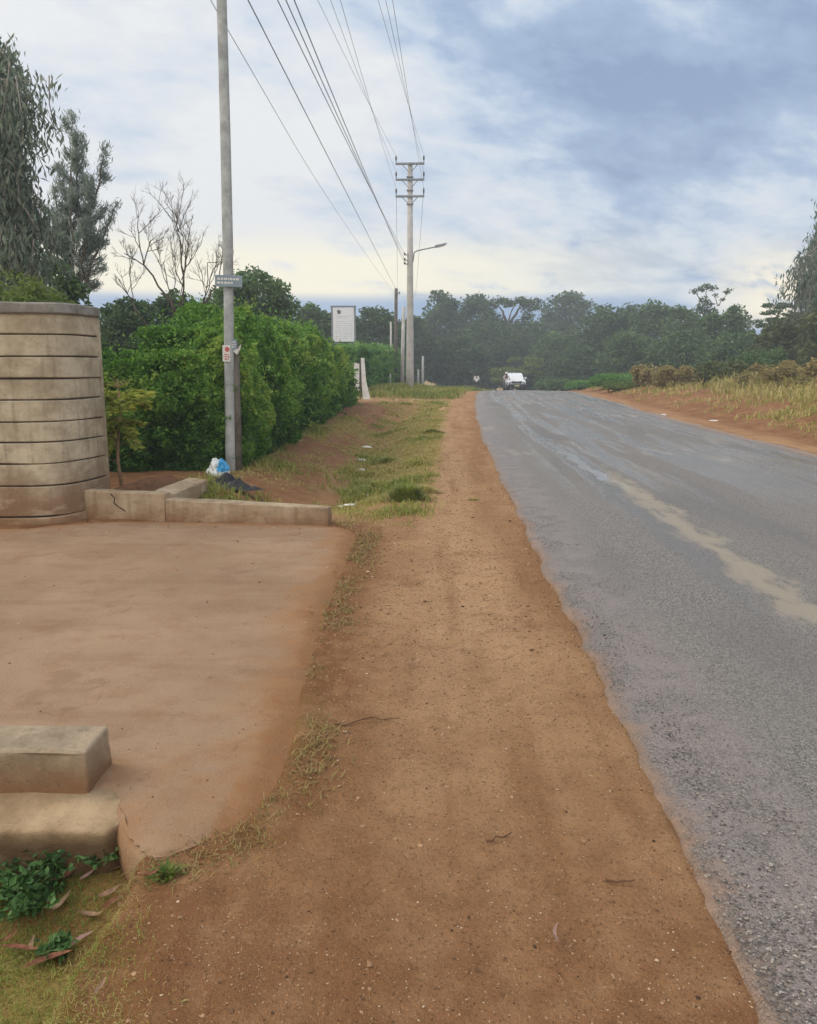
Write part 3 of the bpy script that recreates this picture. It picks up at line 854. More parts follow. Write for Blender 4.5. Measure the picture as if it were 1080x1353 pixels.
# ------------------------------------------------------------------ trees
def limb(p0, p1, r0, r1, n=5, wig=.08, sag=0.0):
    p0 = np.asarray(p0, float); p1 = np.asarray(p1, float)
    t = np.linspace(0, 1, n)[:, None]
    P = p0 + (p1 - p0) * t
    L = np.linalg.norm(p1 - p0)
    P[1:-1] += rng.normal(size=(n - 2, 3)) * wig * L * .5
    P[:, 2] += sag * L * (t[:, 0] * (1 - t[:, 0])) * 4
    return P, np.linspace(r0, r1, n)


def clump_leaves(cs, rs, per, ls, flat=.75, hang=0.0):
    """leaf positions spread through ball-like clumps, denser to the outside"""
    n = len(cs)
    P = []; 
    for c, r in zip(cs, rs):
        k = int(per * (r / np.mean(rs)) ** 2) + 3
        d = unit(k)
        rad = r * (rng.random(k) ** .45)
        rad *= .72 + .5 * rng.random(k)
        q = d * rad[:, None]; q[:, 2] *= flat
        P.append(c + q)
    P = np.concatenate(P)
    D = unit(len(P)); D[:, 2] = D[:, 2] * .6 - hang
    L = ls * (.6 + .8 * rng.random(len(P)))
    return P, D, L


def broadleaf(name, label, cat, base, h, w, mat, n_cl=40, per=90, ls=.3, trunk_h=.25, top=1.0, group=None, flat=.75, bark='bark', fill=.0, seed=0, depth=None, asp=.55, shape='round'):
    """trunk, limbs and a crown made of leaf clumps. base: 3-D foot, h: height, w: crown width"""
    t = thing(name, label, cat, base, 0, group)
    depth = depth or w
    z0 = h * trunk_h
    cs = []
    while len(cs) < n_cl:
        q = rng.random(3) * 2 - 1
        rr = np.linalg.norm(q)
        if rr > 1 or rr < rng.random() * .75: continue
        zt = (q[2] + 1) / 2
        if shape == 'cone':
            k = (1 - zt) ** .8 * 1.15 + .04
        elif shape == 'umbrella':
            k = .35 + .75 * zt
        elif shape == 'bush':
            k = 1.1 - .35 * zt
            zt = zt ** .9
        else: k = 1
        if shape != 'round':
            a = q[:2] / (np.hypot(*q[:2]) + 1e-6) * rng.random() ** .5
            q = np.array([a[0], a[1], q[2]])
        cs.append((q[0] * w * .42 * k, q[1] * depth * .42 * k, z0 + zt * (h - z0) * .93))
    cs = np.array(cs)
    rs = w * (.10 + .09 * rng.random(n_cl)) * (.8 if shape == 'cone' else 1)
    if shape == 'cone': rs *= .65 + .7 * (1 - (cs[:, 2] - z0) / (h - z0))
    cs[:, 2] = np.minimum(cs[:, 2], h - rs * flat * .85)
    P, D, L = clump_leaves(cs, rs, per, ls, flat)
    if fill:
        k = int(fill * len(P)); d = unit(k) * (rng.random(k) ** .33)[:, None]
        Pf = d * np.array([w * .46, depth * .46, (h - z0) * .47]) + np.array([0, 0, z0 + (h - z0) * .47])
        P = np.r_[P, Pf]; D = np.r_[D, unit(k)]; L = np.r_[L, ls * (.7 + .6 * rng.random(k))]
    fx = (w * .5) / np.percentile(np.abs(P[:, 0]), 98.5); fy_ = (depth * .5) / np.percentile(np.abs(P[:, 1]), 98.5)
    zl = z0 * .6; fz = (h - zl) / (np.percentile(P[:, 2], 99.6) - zl)
    P = np.stack([P[:, 0] * fx, P[:, 1] * fy_, np.where(P[:, 2] > zl, zl + (P[:, 2] - zl) * fz, P[:, 2])], 1)
    cs = np.stack([cs[:, 0] * fx, cs[:, 1] * fy_, zl + (cs[:, 2] - zl) * fz], 1)
    P[:, 2] = np.maximum(P[:, 2], .05)
    # leaf tone varies at random, with some leaves paler
    var = np.clip(.45 + .5 * (rng.random(len(P)) - .5) + .22 * (rng.random(len(P)) < .2), 0, 1)
    leaves('crown', P, D, L, L * asp, MT[mat] if isinstance(mat, str) else mat, t, var)
    r = max(.03, h * .022)
    paths = [limb((0, 0, -.3), (rng.normal() * .03 * h, rng.normal() * .03 * h, z0 + (h - z0) * .5), r * 1.25, r * .5, 7, .05)]
    tk = paths[0][0]
    for c, rr in zip(cs[:: max(1, n_cl // 26)], rs[:: max(1, n_cl // 26)]):
        j = int(np.clip((c[2] / h) * .75 * 7, 1, 6))
        paths.append(limb(tk[j], c, r * .42, r * .1, 5, .10))
    tubes('trunk', paths, MT[bark], t, 6)
    return t


def px_tree(name, label, cat, pxl, pxr, pyt, Y, mat, zbase=None, **kw):
    if 15 < Y <= 45 and cat == 'tree':
        kw['per'] = int(kw['per'] * 1.4); kw['ls'] *= 1.3; kw['fill'] = kw.get('fill', 0) + .25
    if Y > 45 and cat == 'tree':
        kw['n_cl'] = int(kw['n_cl'] * 1.35); kw['per'] = int(kw['per'] * 1.25); kw['ls'] *= 1.25; kw['fill'] = kw.get('fill', 0) + .2
    pc = (pxl + pxr) / 2
    X = X_at(pc, Y, 2.0)
    zb = float(H(X, Y, False)) if zbase is None else zbase
    top = at(pc, pyt, Y)[2]
    w = (X_at(pxr, Y, 2) - X_at(pxl, Y, 2))
    return broadleaf(name, label, cat, (X, Y, zb), top - zb, w, mat, **kw)


# the wood beyond the bend and the trees on the far verge
G1 = 'trees of the wood beyond the bend'
T = px_tree
T('broadleaf_tree', 'tall dense dark tree at the end of the road, behind the concrete utility pole', 'tree', 553, 612, 387, 118, 'dark', n_cl=46, per=85, ls=.42, trunk_h=.12, fill=.15, group=G1)
T('broadleaf_tree', 'tall dark rounded tree between the densest tree and the umbrella tree of the wood', 'tree', 592, 650, 391, 124, 'dark', n_cl=42, per=80, ls=.42, trunk_h=.15, fill=.1, group=G1)
T('broadleaf_tree', 'big round-topped tree standing clear against the blue gap in the wood', 'tree', 712, 791, 387, 136, 'dark', n_cl=46, per=75, ls=.42, trunk_h=.35, flat=.62, group=G1)
T('broadleaf_tree', 'broad dark tree low in the wood, above the small spreading acacia', 'tree', 604, 690, 428, 112, 'dark', n_cl=46, per=90, ls=.42, trunk_h=.05, fill=.2, group=G1)
T('broadleaf_tree', 'dark tree of the wood reaching the ground beside the white-shirted person', 'tree', 560, 640, 446, 100, 'dark', n_cl=44, per=90, ls=.38, trunk_h=.03, fill=.25, group=G1)
T('broadleaf_tree', 'dark tree of the wood below the umbrella tree with the sky hole', 'tree', 655, 730, 430, 115, 'dark', n_cl=44, per=90, ls=.40, trunk_h=.05, fill=.2, group=G1)
T('broadleaf_tree', 'dark bushy tree below the big round-topped tree', 'tree', 705, 785, 440, 104, 'mid', n_cl=44, per=90, ls=.38, trunk_h=.04, fill=.2, group=G1)
T('conifer_tree', 'dark pointed cedar with a broad foot beside the blue gap in the wood', 'tree', 762, 852, 404, 98, 'dark', n_cl=60, per=90, ls=.36, trunk_h=.03, fill=.1, shape='bush')
T('broadleaf_tree', 'low dark tree behind the green roadside bushes, above the pickup', 'tree', 735, 812, 462, 88, 'dark', n_cl=38, per=90, ls=.34, trunk_h=.02, fill=.25)
T('broadleaf_tree', 'dull green tree with a lumpy top next to the dark pointed cedar', 'tree', 828, 892, 403, 92, 'mid', n_cl=44, per=90, ls=.34, trunk_h=.05, fill=.15)
T('broadleaf_tree', 'rounded green tree in front of the lumpy-topped tree', 'tree', 795, 870, 440, 80, 'mid', n_cl=42, per=95, ls=.30, trunk_h=.03, fill=.2)
T('broadleaf_tree', 'green tree at the foot of the tall thin branching tree', 'tree', 872, 930, 408, 84, 'mid', n_cl=42, per=90, ls=.30, trunk_h=.05, fill=.15)
T('broadleaf_tree', 'wide green tree behind the dry bushes on the bank', 'tree', 858, 945, 440, 70, 'mid', n_cl=44, per=100, ls=.27, trunk_h=.03, fill=.2)
T('conifer_tree', 'spire-topped conifer beside the tall thin branching tree', 'tree', 945, 992, 406, 74, 'mid', n_cl=50, per=80, ls=.27, trunk_h=.04, fill=.05, shape='cone')
T('conifer_tree', 'second, lower spire-topped conifer in front of the thin branching tree', 'tree', 915, 965, 416, 72, 'mid', n_cl=46, per=80, ls=.27, trunk_h=.04, shape='bush')
T('broadleaf_tree', 'dull green tree filling the gap behind the paler bush on the bank', 'tree', 935, 1020, 440, 62, 'mid', n_cl=44, per=100, ls=.25, trunk_h=.03, fill=.2)
T('broadleaf_tree', 'olive green tree below the drooping eucalyptus', 'tree', 1005, 1110, 416, 54, 'olive', n_cl=52, per=110, ls=.24, trunk_h=.04, fill=.2)
T('broadleaf_tree', 'olive green tree at the very edge of the picture behind the dry bank grass', 'tree', 1062, 1180, 400, 47, 'olive', n_cl=52, per=100, ls=.24, trunk_h=.04, fill=.2)
T('broadleaf_tree', 'dense green tree beyond the olive trees of the bank', 'tree', 1170, 1330, 390, 52, 'mid', n_cl=44, per=90, ls=.30, trunk_h=.06, fill=.2)
# trees behind the signboard and the hedges
T('broadleaf_tree', 'pale hazy tree behind the hedge next to the signboard', 'tree', 392, 442, 404, 62, 'mid', n_cl=40, per=80, ls=.26, trunk_h=.08, fill=.15)
T('broadleaf_tree', 'low dark tree directly behind the signboard', 'tree', 430, 492, 422, 72, 'dark', n_cl=38, per=80, ls=.30, trunk_h=.05, fill=.2)
T('broadleaf_tree', 'flat-topped dark tree between the signboard and the dark pole', 'tree', 470, 528, 409, 78, 'dark', n_cl=40, per=85, ls=.30, trunk_h=.05, fill=.25)
T('broadleaf_tree', 'dark tree right behind the concrete utility pole', 'tree', 518, 572, 420, 96, 'dark', n_cl=40, per=85, ls=.34, trunk_h=.05, fill=.2)
T('broadleaf_tree', 'round-headed tree behind the wooden pole and the hedge', 'tree', 272, 396, 360, 34, 'mid', n_cl=64, per=150, ls=.15, trunk_h=.12, fill=.15)
T('broadleaf_tree', 'dark pointed tree under the branches of the bare tree', 'tree', 196, 275, 392, 30, 'dark', n_cl=44, per=120, ls=.15, trunk_h=.05, fill=.2, shape='bush')
T('broadleaf_tree', 'dark low tree between the bare tree and the grey-green pine', 'tree', 128, 215, 398, 27, 'dark', n_cl=44, per=120, ls=.14, trunk_h=.05, fill=.2)
T('broadleaf_tree', 'dark low tree left of the round-headed tree, behind the hedge top', 'tree', 250, 312, 412, 26, 'mid', n_cl=36, per=120, ls=.13, trunk_h=.05, fill=.2)
T('broadleaf_tree', 'dark leafy tree filling the gap between the eucalyptus and the grey-green pine', 'tree', 20, 118, 345, 17.5, 'mid', n_cl=60, per=110, ls=.12, trunk_h=.1, fill=.05)
T('cedar_bush', 'yellow-green cedar bush showing over the coping of the curved wall', 'bush', -60, 92, 366, 11.2, 'light', n_cl=70, per=170, ls=.10, trunk_h=.3, asp=.3, fill=.1)


# umbrella tree with the sky hole
def branchy(name, label, cat, base, segs, cls, mat, per, ls, flat=.45, r0=.25, asp=.55, group=None, bark='bark', hang=0.0, sides=6):
    t = thing(name, label, cat, base, 0, group)
    cs = np.array([c[:3] for c in cls]); rs = np.array([c[3] for c in cls])
    P, D, L = clump_leaves(cs, rs, per, ls, flat, hang)
    leaves('crown', P, D, L, L * asp, MT[mat], t)
    paths = [limb(a, b, ra, rb, 6, .06) for a, b, ra, rb in segs]
    tubes('trunk', paths, MT[bark], t, sides)
    return t


Yd = 120; X0 = X_at(668, Yd); zb = float(H(X0, Yd, False))
def rel(px, py): 
    p = at(px, py, Yd); return np.array([p[0] - X0, rng.normal() * .6, p[2] - zb])
fork = rel(672, 428)
segs = [((0, 0, -.2), fork, .42, .34), (fork, rel(662, 408), .26, .12), (fork, rel(690, 405), .26, .12), (rel(690, 405), rel(705, 400), .12, .06), (fork, rel(676, 412), .2, .08), (rel(662, 408), rel(645, 400), .12, .06), (rel(676, 412), rel(684, 398), .09, .05)]
cls = []
for px in np.linspace(634, 712, 17):
    p = rel(px, 398 + ((px - 668) / 44) ** 2 * 5 + rng.normal() * 1.5); cls.append((p[0], rng.normal() * 2, p[2], .85 + .4 * rng.random()))
for px, py in ((682, 430), (690, 428), (700, 430), (672, 436), (660, 436), (650, 430), (695, 420), (640, 432), (684, 440), (664, 444), (700, 440), (640, 408), (648, 412), (652, 420), (645, 416), (700, 408), (658, 424), (664, 430), (640, 420)):
    p = rel(px, py); cls.append((p[0], rng.normal() * 1.5, p[2], 1.55 if py > 412 or px > 695 else 1.1))
branchy('umbrella_tree', 'flat-topped umbrella tree with forked limbs and a hole of sky in its crown', 'tree', (X0, Yd, zb), segs, cls, 'dark', 120, .40, .5)

# small spreading acacia behind the pickup
Yd = 94; X0 = X_at(690, Yd); zb = float(H(X0, Yd, False))
cls = []; segs = [((0, 0, -.2), rel(688, 492), .2, .14)]
for k in range(26):
    px = 648 + 66 * rng.random(); 
    py = 474 + ((px - 694) / 48) ** 2 * 22 + rng.choice([0, 7, 15]) + rng.normal() * 1.5
    p = rel(px, py); cls.append((p[0], rng.normal() * 1.5, p[2], .55 + .35 * rng.random()))
for c in cls[::3]: segs.append((rel(688, 492), c[:3], .09, .03))
branchy('acacia_tree', 'small spreading acacia with paler layered foliage behind the pickup', 'tree', (X0, Yd, zb), segs, cls, 'light', 110, .28, .35)

# tall thin branching tree above the far verge
Yd = 86; X0 = X_at(935, Yd); zb = float(H(X0, Yd, False))
f1 = rel(935, 425)
segs = [((0, 0, -.2), f1, .22, .15), (f1, rel(930, 400), .12, .07), (rel(930, 400), rel(920, 385), .07, .03), (rel(930, 400), rel(938, 380), .06, .03), (f1, rel(950, 404), .10, .05), (rel(950, 404), rel(964, 386), .05, .03), (rel(950, 404), rel(946, 388), .05, .025), (rel(938, 380), rel(948, 382), .03, .02)]
cls = []
for px, py, r in ((918, 385, .5), (926, 382, .55), (936, 378, .6), (944, 380, .5), (964, 385, .45), (969, 382, .35), (928, 396, .6), (922, 408, .9), (932, 412, .9), (916, 416, .9), (912, 424, 1.0), (926, 424, 1.1), (946, 390, .35), (933, 402, .6), (955, 396, .3)):
    p = rel(px, py); cls.append((p[0], p[1], p[2], r))
branchy('thin_tree', 'tall thin tree with sparse tufts on bare branches, above the spire-topped conifers', 'tree', (X0, Yd, zb), segs, cls, 'dark', 80, .26, .6)

# layered tree
Yd = 66; X0 = X_at(1030, Yd); zb = float(H(X0, Yd, False))
segs = [((0, 0, -.2), rel(1028, 412), .16, .06), (rel(1030, 430), rel(1012, 424), .06, .02), (rel(1028, 425), rel(1046, 416), .05, .02), (rel(1028, 418), rel(1016, 412), .04, .02), (rel(1028, 415), rel(1042, 406), .04, .02)]
cls = []
for (pa, pb, py) in ((1012, 1030, 403), (1032, 1050, 405), (1010, 1026, 413), (1034, 1052, 415), (1006, 1024, 424), (1032, 1054, 426), (996, 1016, 430), (1010, 1050, 434)):
    for k in range(5):
        p = rel(pa + (pb - pa) * rng.random(), py + rng.normal()); cls.append((p[0], rng.normal() * .6, p[2], .32 + .2 * rng.random()))
branchy('layered_tree', 'small tree with flat tiers of foliage against the yellow sky, beside the eucalyptus', 'tree', (X0, Yd, zb), segs, cls, 'dark', 60, .2, .3)


# eucalyptus with hanging sprays
def eucalypt(label, base, trunk, sprays, ls, n_per, mat, name='eucalyptus_tree', r0=.18):
    t = thing(name, label, 'tree', base)
    paths = [limb((0, 0, -.3), trunk[0], r0, r0 * .8, 6, .03)]
    for a, b in zip(trunk[:-1], trunk[1:]): paths.append(limb(a, b, r0 * .8, r0 * .45, 5, .04))
    Ps = []; Ds = []
    tk = np.array(trunk)
    for c in sprays:
        c = np.asarray(c[:3], float); R_ = 1.0
        j = np.argmin(np.linalg.norm(tk - c, axis=1))
        top = c + np.array([0, 0, .25])
        p = limb(tk[j], top, r0 * .22, r0 * .07, 6, .06, .12); paths.append(p)
        for k in range(5):
            s0 = p[0][-1 - (k % 3)] + rng.normal(size=3) * .12
            hl = ls * (3.5 + 4 * rng.random())
            drift = rng.normal(size=3) * .35; drift[2] = -1
            tt = rng.random(n_per)
            q = s0 + drift * (hl * tt)[:, None] + rng.normal(size=(n_per, 3)) * ls * .75
            d = rng.normal(size=(n_per, 3)) * .45; d[:, 2] -= 1
            Ps.append(q); Ds.append(d)
            m_ = s0 + drift * hl
            paths.append((np.array([s0, (s0 + m_) / 2 + rng.normal(size=3) * .03, m_]), np.array([r0 * .06, r0 * .05, r0 * .03])))
    P = np.concatenate(Ps); D = np.concatenate(Ds)
    L = ls * (.7 + .6 * rng.random(len(P)))
    leaves('crown', P, D, L, L * .27, MT[mat], t)
    tubes('trunk', paths, MT['barkpale'], t, 6)


Yd = 14.0; X0 = X_at(-45, Yd); zb = float(H(X0, Yd, False))
def rl(px, py, dy=.5):
    y = Yd + rng.normal() * dy
    p = at(px, py, y); return np.array([p[0] - X0, y - Yd, p[2] - zb])
sp_ = [rl(a, b) for a, b in ((-5, 75), (10, 95), (25, 125), (15, 150), (40, 130), (0, 120), (28, 160), (8, 190), (22, 205), (-10, 160), (-20, 100), (5, 235), (18, 250), (-12, 215), (25, 225),
                             (2, 275), (22, 280), (38, 285), (52, 290), (10, 310), (30, 315), (48, 320), (62, 310), (-8, 300), (5, 345), (25, 345), (-20, 250), (-35, 180), (-40, 120), (-30, 290), (-25, 340), (45, 345), (15, 340), (0, 330), (34, 335), (-60, 150), (-70, 220), (-80, 280), (-60, 90),
                             (12, 130), (20, 180), (3, 160), (-5, 190), (12, 220), (5, 255), (15, 265), (30, 300), (-15, 130), (20, 325), (35, 325), (8, 290))]
eucalypt('tall eucalyptus with hanging grey-green leaves rising behind the curved wall', (X0, Yd, zb),
         [rl(-42, 420, .1), rl(-35, 330, .1), rl(-25, 230, .1), rl(-15, 140, .1), rl(-8, 80, .1)], sp_, .15, 52, 'grey')
Yd = 50.0; X0 = X_at(1110, Yd); zb = float(H(X0, Yd, False))
sp_ = [rl(a + 12 + rng.normal() * 2, b, 1.3) for a, b in ((1076, 280), (1074, 300), (1080, 310), (1070, 325), (1062, 335), (1075, 340), (1056, 345), (1048, 352), (1064, 355), (1044, 365), (1054, 370), (1068, 372), (1046, 382), (1060, 385), (1074, 388), (1050, 394), (1064, 398), (1078, 360), (1084, 325), (1088, 345), (1090, 380),
                                (1090, 280), (1100, 300), (1110, 330), (1120, 360), (1130, 300), (1140, 340), (1150, 370), (1105, 260), (1120, 250), (1125, 280), (1100, 390), (1140, 400))]
eucalypt('tall drooping eucalyptus at the edge of the picture above the olive trees', (X0, Yd, zb),
         [rl(1110, 440, .1), rl(1108, 380, .1), rl(1104, 320, .1), rl(1100, 270, .1)], sp_, .34, 50, 'grey', r0=.3)


# pine / casuarina: upswept feathery branches
def feather(label, base, h, tops, w, ls, mat='pine', name='pine_tree'):
    t = thing(name, label, 'tree', base)
    paths = []; Ps = []; Ds = []
    for (tx, ty, tz, bz, ww) in tops:
        b = np.array([tx * .15, ty * .15, bz]); p1 = np.array([tx, ty, tz])
        st = limb(b, p1, .045, .008, 12, .02); paths.append(st)
        hh = tz - bz
        nb = int(hh / .115)
        for k in range(nb):
            f = (k + .5) / nb
            if f < .22 and rng.random() < .6: continue
            o = b + (p1 - b) * f
            a = rng.random() * 6.283
            ln = .95 * ww * (1.08 - f) ** .75 * (.55 + .6 * rng.random())
            dr = np.array([math.cos(a), math.sin(a), .45 + .7 * f]); dr /= np.linalg.norm(dr)
            en = o + dr * ln
            br = limb(o, en, .018 * (1.2 - f), .004, 5, .06, -.08); paths.append(br)
            m_ = int(34 * ln / ls * 1.25) + 10
            tt = rng.random(m_) ** .75
            q = o + (en - o) * (.25 + .8 * tt)[:, None] + rng.normal(size=(m_, 3)) * ls * .42
            d = dr + rng.normal(size=(m_, 3)) * .45; d[:, 2] += .25
            Ps.append(q); Ds.append(d)
    paths.append(limb((0, 0, -.3), (0, 0, tops[0][3] + .1), .11, .08, 6, .02))
    P = np.concatenate(Ps); D = np.concatenate(Ds); L = ls * (.7 + .6 * rng.random(len(P)))
    leaves('crown', P, D, L, L * .15, MT[mat], t)
    tubes('trunk', paths, MT['bark'], t, 5)


Yd = 20.0; X0 = X_at(108, Yd); zb = float(H(X0, Yd, False))
def rp(px, py, dy=0): 
    p = at(px, py, Yd + dy); return p[0] - X0, dy, p[2] - zb
tops = []
for px, py, bpy_, ww, dy in ((96, 152, 400, 1.0, 0), (110, 178, 330, .62, .3), (141, 190, 380, .62, -.3), (82, 215, 390, .6, .4), (70, 245, 390, .55, .2), (122, 235, 390, .6, .5), (155, 268, 390, .5, 0)):
    q = rp(px, py, dy); tops.append((q[0], dy, q[2], rp(px, bpy_)[2] * 1.0, ww))
feather('grey-green pine with several upswept feathery leaders behind the curved wall', (X0, Yd, zb), 7, tops, 1, .135)


# bare tree
def bare_tree():
    Yd = 18.0; X0 = X_at(222, Yd); zb = float(H(X0, Yd, False))
    t = thing('bare_tree', 'bare leafless tree with upright twigs behind the hedge', 'tree', (X0, Yd, zb))
    def r(px, py, dy=0.0):
        p = at(px, py, Yd + dy); return np.array([p[0] - X0, dy, p[2] - zb])
    paths = []
    def grow(p, d, L, rad, lev):
        q = p + d * L
        n = 6
        P = np.linspace(0, 1, n)[:, None] * (q - p) + p
        P[1:] += np.cumsum(rng.normal(size=(n - 1, 3)) * L * .025, axis=0)
        paths.append((P, np.linspace(rad, rad * .62, n) * .62))
        if lev <= 0: return
        for k in range(3 if lev > 1 else 4):
            j = rng.integers(2, n)
            nd = d + rng.normal(size=3) * .52; nd[2] += .35; nd /= np.linalg.norm(nd)
            grow(P[j], nd, L * (.45 + .25 * rng.random()), rad * .6, lev - 1)
    main = [((212, 470), (238, 420), .055), ((238, 420), (243, 380), .045), ((238, 425), (190, 350), .045), ((212, 470), (175, 400), .04),
            ((212, 440), (268, 405), .045), ((268, 405), (288, 372), .035)]
    for a, b, rad in main:
        paths.append(limb(r(*a), r(*b, .0), rad * .62, rad * .42, 6, .05))
    paths.append(limb((0, 0, -.3), r(212, 470), .09, .06, 5, .03))
    for a, b, rad in (((243, 380), (240, 300), .028), ((243, 380), (262, 320), .026), ((190, 350), (182, 290), .026), ((190, 350), (160, 330), .022), ((175, 400), (150, 360), .022),
                      ((243, 380), (226, 330), .022), ((268, 405), (282, 340), .022), ((288, 372), (296, 330), .022), ((190, 350), (206, 300), .024), ((243, 360), (232, 285), .022),
                      ((238, 400), (250, 330), .02), ((175, 400), (168, 340), .02), ((268, 400), (272, 330), .022), ((230, 420), (214, 330), .024), ((240, 370), (256, 300), .02)):
        p, q = r(*a, rng.normal() * .05), r(*b, rng.normal() * .25)
        d = q - p; L = np.linalg.norm(d)
        grow(p, d / L, L * .82, rad, 4)
    tubes('branches', paths, MT['bark'], t, 5)


bare_tree()


# ------------------------------------------------------------------ hedges
def hedge(name, label, path, hfun, inward, depth, dens, ls, mat, seed, endcap=True):
    t = thing(name, label, 'hedge', (path[0][0], path[0][1], 0))
    P_ = np.asarray(path, float)
    d = np.r_[0, np.cumsum(np.hypot(*np.diff(P_, axis=0).T))]
    Ltot = d[-1]
    Pl = []; var = []; Lsz = []; Dl = []
    o = np.array([path[0][0], path[0][1], 0])
    def place(s, z, inn, k, out=None):
        x = np.interp(s, d, P_[:, 0]); y = np.interp(s, d, P_[:, 1])
        e = .05
        tx = np.interp(s + e, d, P_[:, 0]) - np.interp(s - e, d, P_[:, 0]); ty = np.interp(s + e, d, P_[:, 1]) - np.interp(s - e, d, P_[:, 1])
        l = np.hypot(tx, ty) + 1e-9; nx, ny = -ty / l * inward, tx / l * inward
        x = x + nx * inn; y = y + ny * inn
        return np.stack([x, y, z], 1), np.stack([-nx, -ny, np.zeros_like(nx)], 1)
    # front face, with soft lumps
    def dist_scale(s): 
        y = np.interp(s, d, P_[:, 1]); return np.maximum(.75, y / 13.0)
    n = int(dens * Ltot * 2.2)
    s = rng.random(n * 2) * Ltot
    keep = rng.random(len(s)) < (1 / dist_scale(s) ** 1.5); s = s[keep]
    h = hfun(np.interp(s, d, P_[:, 1]), s)
    zf = rng.random(len(s)) ** .9
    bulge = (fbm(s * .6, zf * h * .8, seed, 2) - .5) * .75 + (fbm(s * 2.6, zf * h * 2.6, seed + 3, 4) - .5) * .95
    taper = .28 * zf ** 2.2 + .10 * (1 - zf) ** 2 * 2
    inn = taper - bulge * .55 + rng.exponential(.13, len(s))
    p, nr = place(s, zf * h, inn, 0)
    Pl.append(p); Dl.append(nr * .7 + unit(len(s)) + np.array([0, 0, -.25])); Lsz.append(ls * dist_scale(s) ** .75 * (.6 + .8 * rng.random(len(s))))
    var.append(np.clip(.08 + .44 * zf ** 1.2 + .5 * (rng.random(len(s)) - .35) + 1.3 * bulge, 0, 1))  # paints low leaves and hollows darker, upper leaves lighter, imitating light and shade
    # top
    n2 = int(len(s) * .55 * depth / 1.2)
    s2 = rng.random(n2) * Ltot; h2 = hfun(np.interp(s2, d, P_[:, 1]), s2); inn = .2 + rng.random(n2) * depth
    bump = (fbm(s2 * 1.4, inn * 1.4, seed + 9, 3) - .5) * .7
    z2 = h2 + bump * .7 - rng.exponential(.10, n2) + .12 * (inn > .5) 
    shoots = rng.random(n2) < .03
    z2 = z2 + shoots * rng.random(n2) * .3
    p, nr = place(s2, z2, inn, 0)
    Pl.append(p); Dl.append(unit(n2) + np.array([0, 0, .35])); Lsz.append(ls * dist_scale(s2) ** .75 * (.6 + .8 * rng.random(n2))); var.append(np.clip(.5 + .5 * (rng.random(n2) - .4) + bump, 0, 1))
    # long shoots leaning out of the face and the top
    ns_ = int(Ltot * 26)
    s4 = rng.random(ns_) * Ltot; s4 = s4[rng.random(ns_) < 1 / dist_scale(s4)]; ns_ = len(s4)
    h4 = hfun(np.interp(s4, d, P_[:, 1]), s4); z4 = h4 * (.12 + .93 * rng.random(ns_))
    for a in range(ns_):
        ln = .2 + .5 * rng.random() ** 1.5; m_ = 15; tt = rng.random(m_)
        c0, n0_ = place(np.array([s4[a]]), np.array([z4[a]]), np.array([.12 if z4[a] < h4[a] * .9 else .5]), 0)
        dr = n0_[0] * (.5 if z4[a] < h4[a] * .9 else .1) + np.array([rng.normal() * .5, rng.normal() * .3, .55 + .5 * (z4[a] > h4[a] * .85)]); dr /= np.linalg.norm(dr)
        q_ = c0[0] + dr * (ln * tt)[:, None] + np.array([0, 0, -1.0]) * ((ln * tt) ** 2 * .9)[:, None] + rng.normal(size=(m_, 3)) * .025
        Pl.append(q_); Dl.append(dr + rng.normal(size=(m_, 3)) * .8); Lsz.append(ls * dist_scale(np.full(m_, s4[a])) ** .75 * (.6 + .6 * rng.random(m_))); var.append(np.clip(.30 + .4 * z4[a] / h4[a] + .25 * rng.normal() + .12 * rng.normal(size=m_), 0, 1))
    # inner mass
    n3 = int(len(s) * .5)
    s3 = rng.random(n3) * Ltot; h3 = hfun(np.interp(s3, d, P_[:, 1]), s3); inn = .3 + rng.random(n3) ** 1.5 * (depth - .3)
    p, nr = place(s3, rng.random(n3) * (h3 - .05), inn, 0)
    Pl.append(p); Dl.append(unit(n3)); Lsz.append(ls * 1.7 * dist_scale(s3) ** .75 * (.7 + .6 * rng.random(n3))); var.append(rng.random(n3) * .25)  # inner leaves painted dark, in place of the shade inside the hedge
    P = np.concatenate(Pl) - o; P[:, 2] = np.maximum(P[:, 2], .02)
    Ls = np.concatenate(Lsz)
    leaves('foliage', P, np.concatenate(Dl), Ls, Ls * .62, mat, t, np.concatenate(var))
    return t


hp = [(-7.0, 11.6), (-5.0, 11.1), (-3.9, 10.95), (-3.2, 11.1), (-2.82, 11.7), (-2.70, 13), (-2.75, 16), (-2.95, 20), (-3.15, 25), (-3.35, 30), (-3.5, 31.8), (-4.1, 32.6)]
def hh(y, s=0):
    return np.interp(y, [10.5, 11.5, 13, 16, 20, 24, 29, 34], [1.72, 1.76, 1.9, 2.15, 2.3, 2.15, 1.65, 1.25]) + (fbm(np.asarray(s, float) * 1.1, np.asarray(y, float) * 0 + 2.2, 141, 4) - .5) * 1.15
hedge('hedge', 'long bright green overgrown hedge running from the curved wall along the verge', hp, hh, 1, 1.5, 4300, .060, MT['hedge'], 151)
hp2 = [(-5.6, 40.6), (-4.5, 39.6), (-4.1, 40), (-3.95, 46), (-3.6, 54), (-3.2, 62)]
hedge('hedge', 'trimmed paler green hedge beyond the white gate post', hp2, lambda y, s=0: np.interp(y, [39, 45, 62], [2.15, 2.4, 2.5]) + 0 * np.asarray(s), 1, 1.3, 1500, .075, MT['hedge_far'], 171)


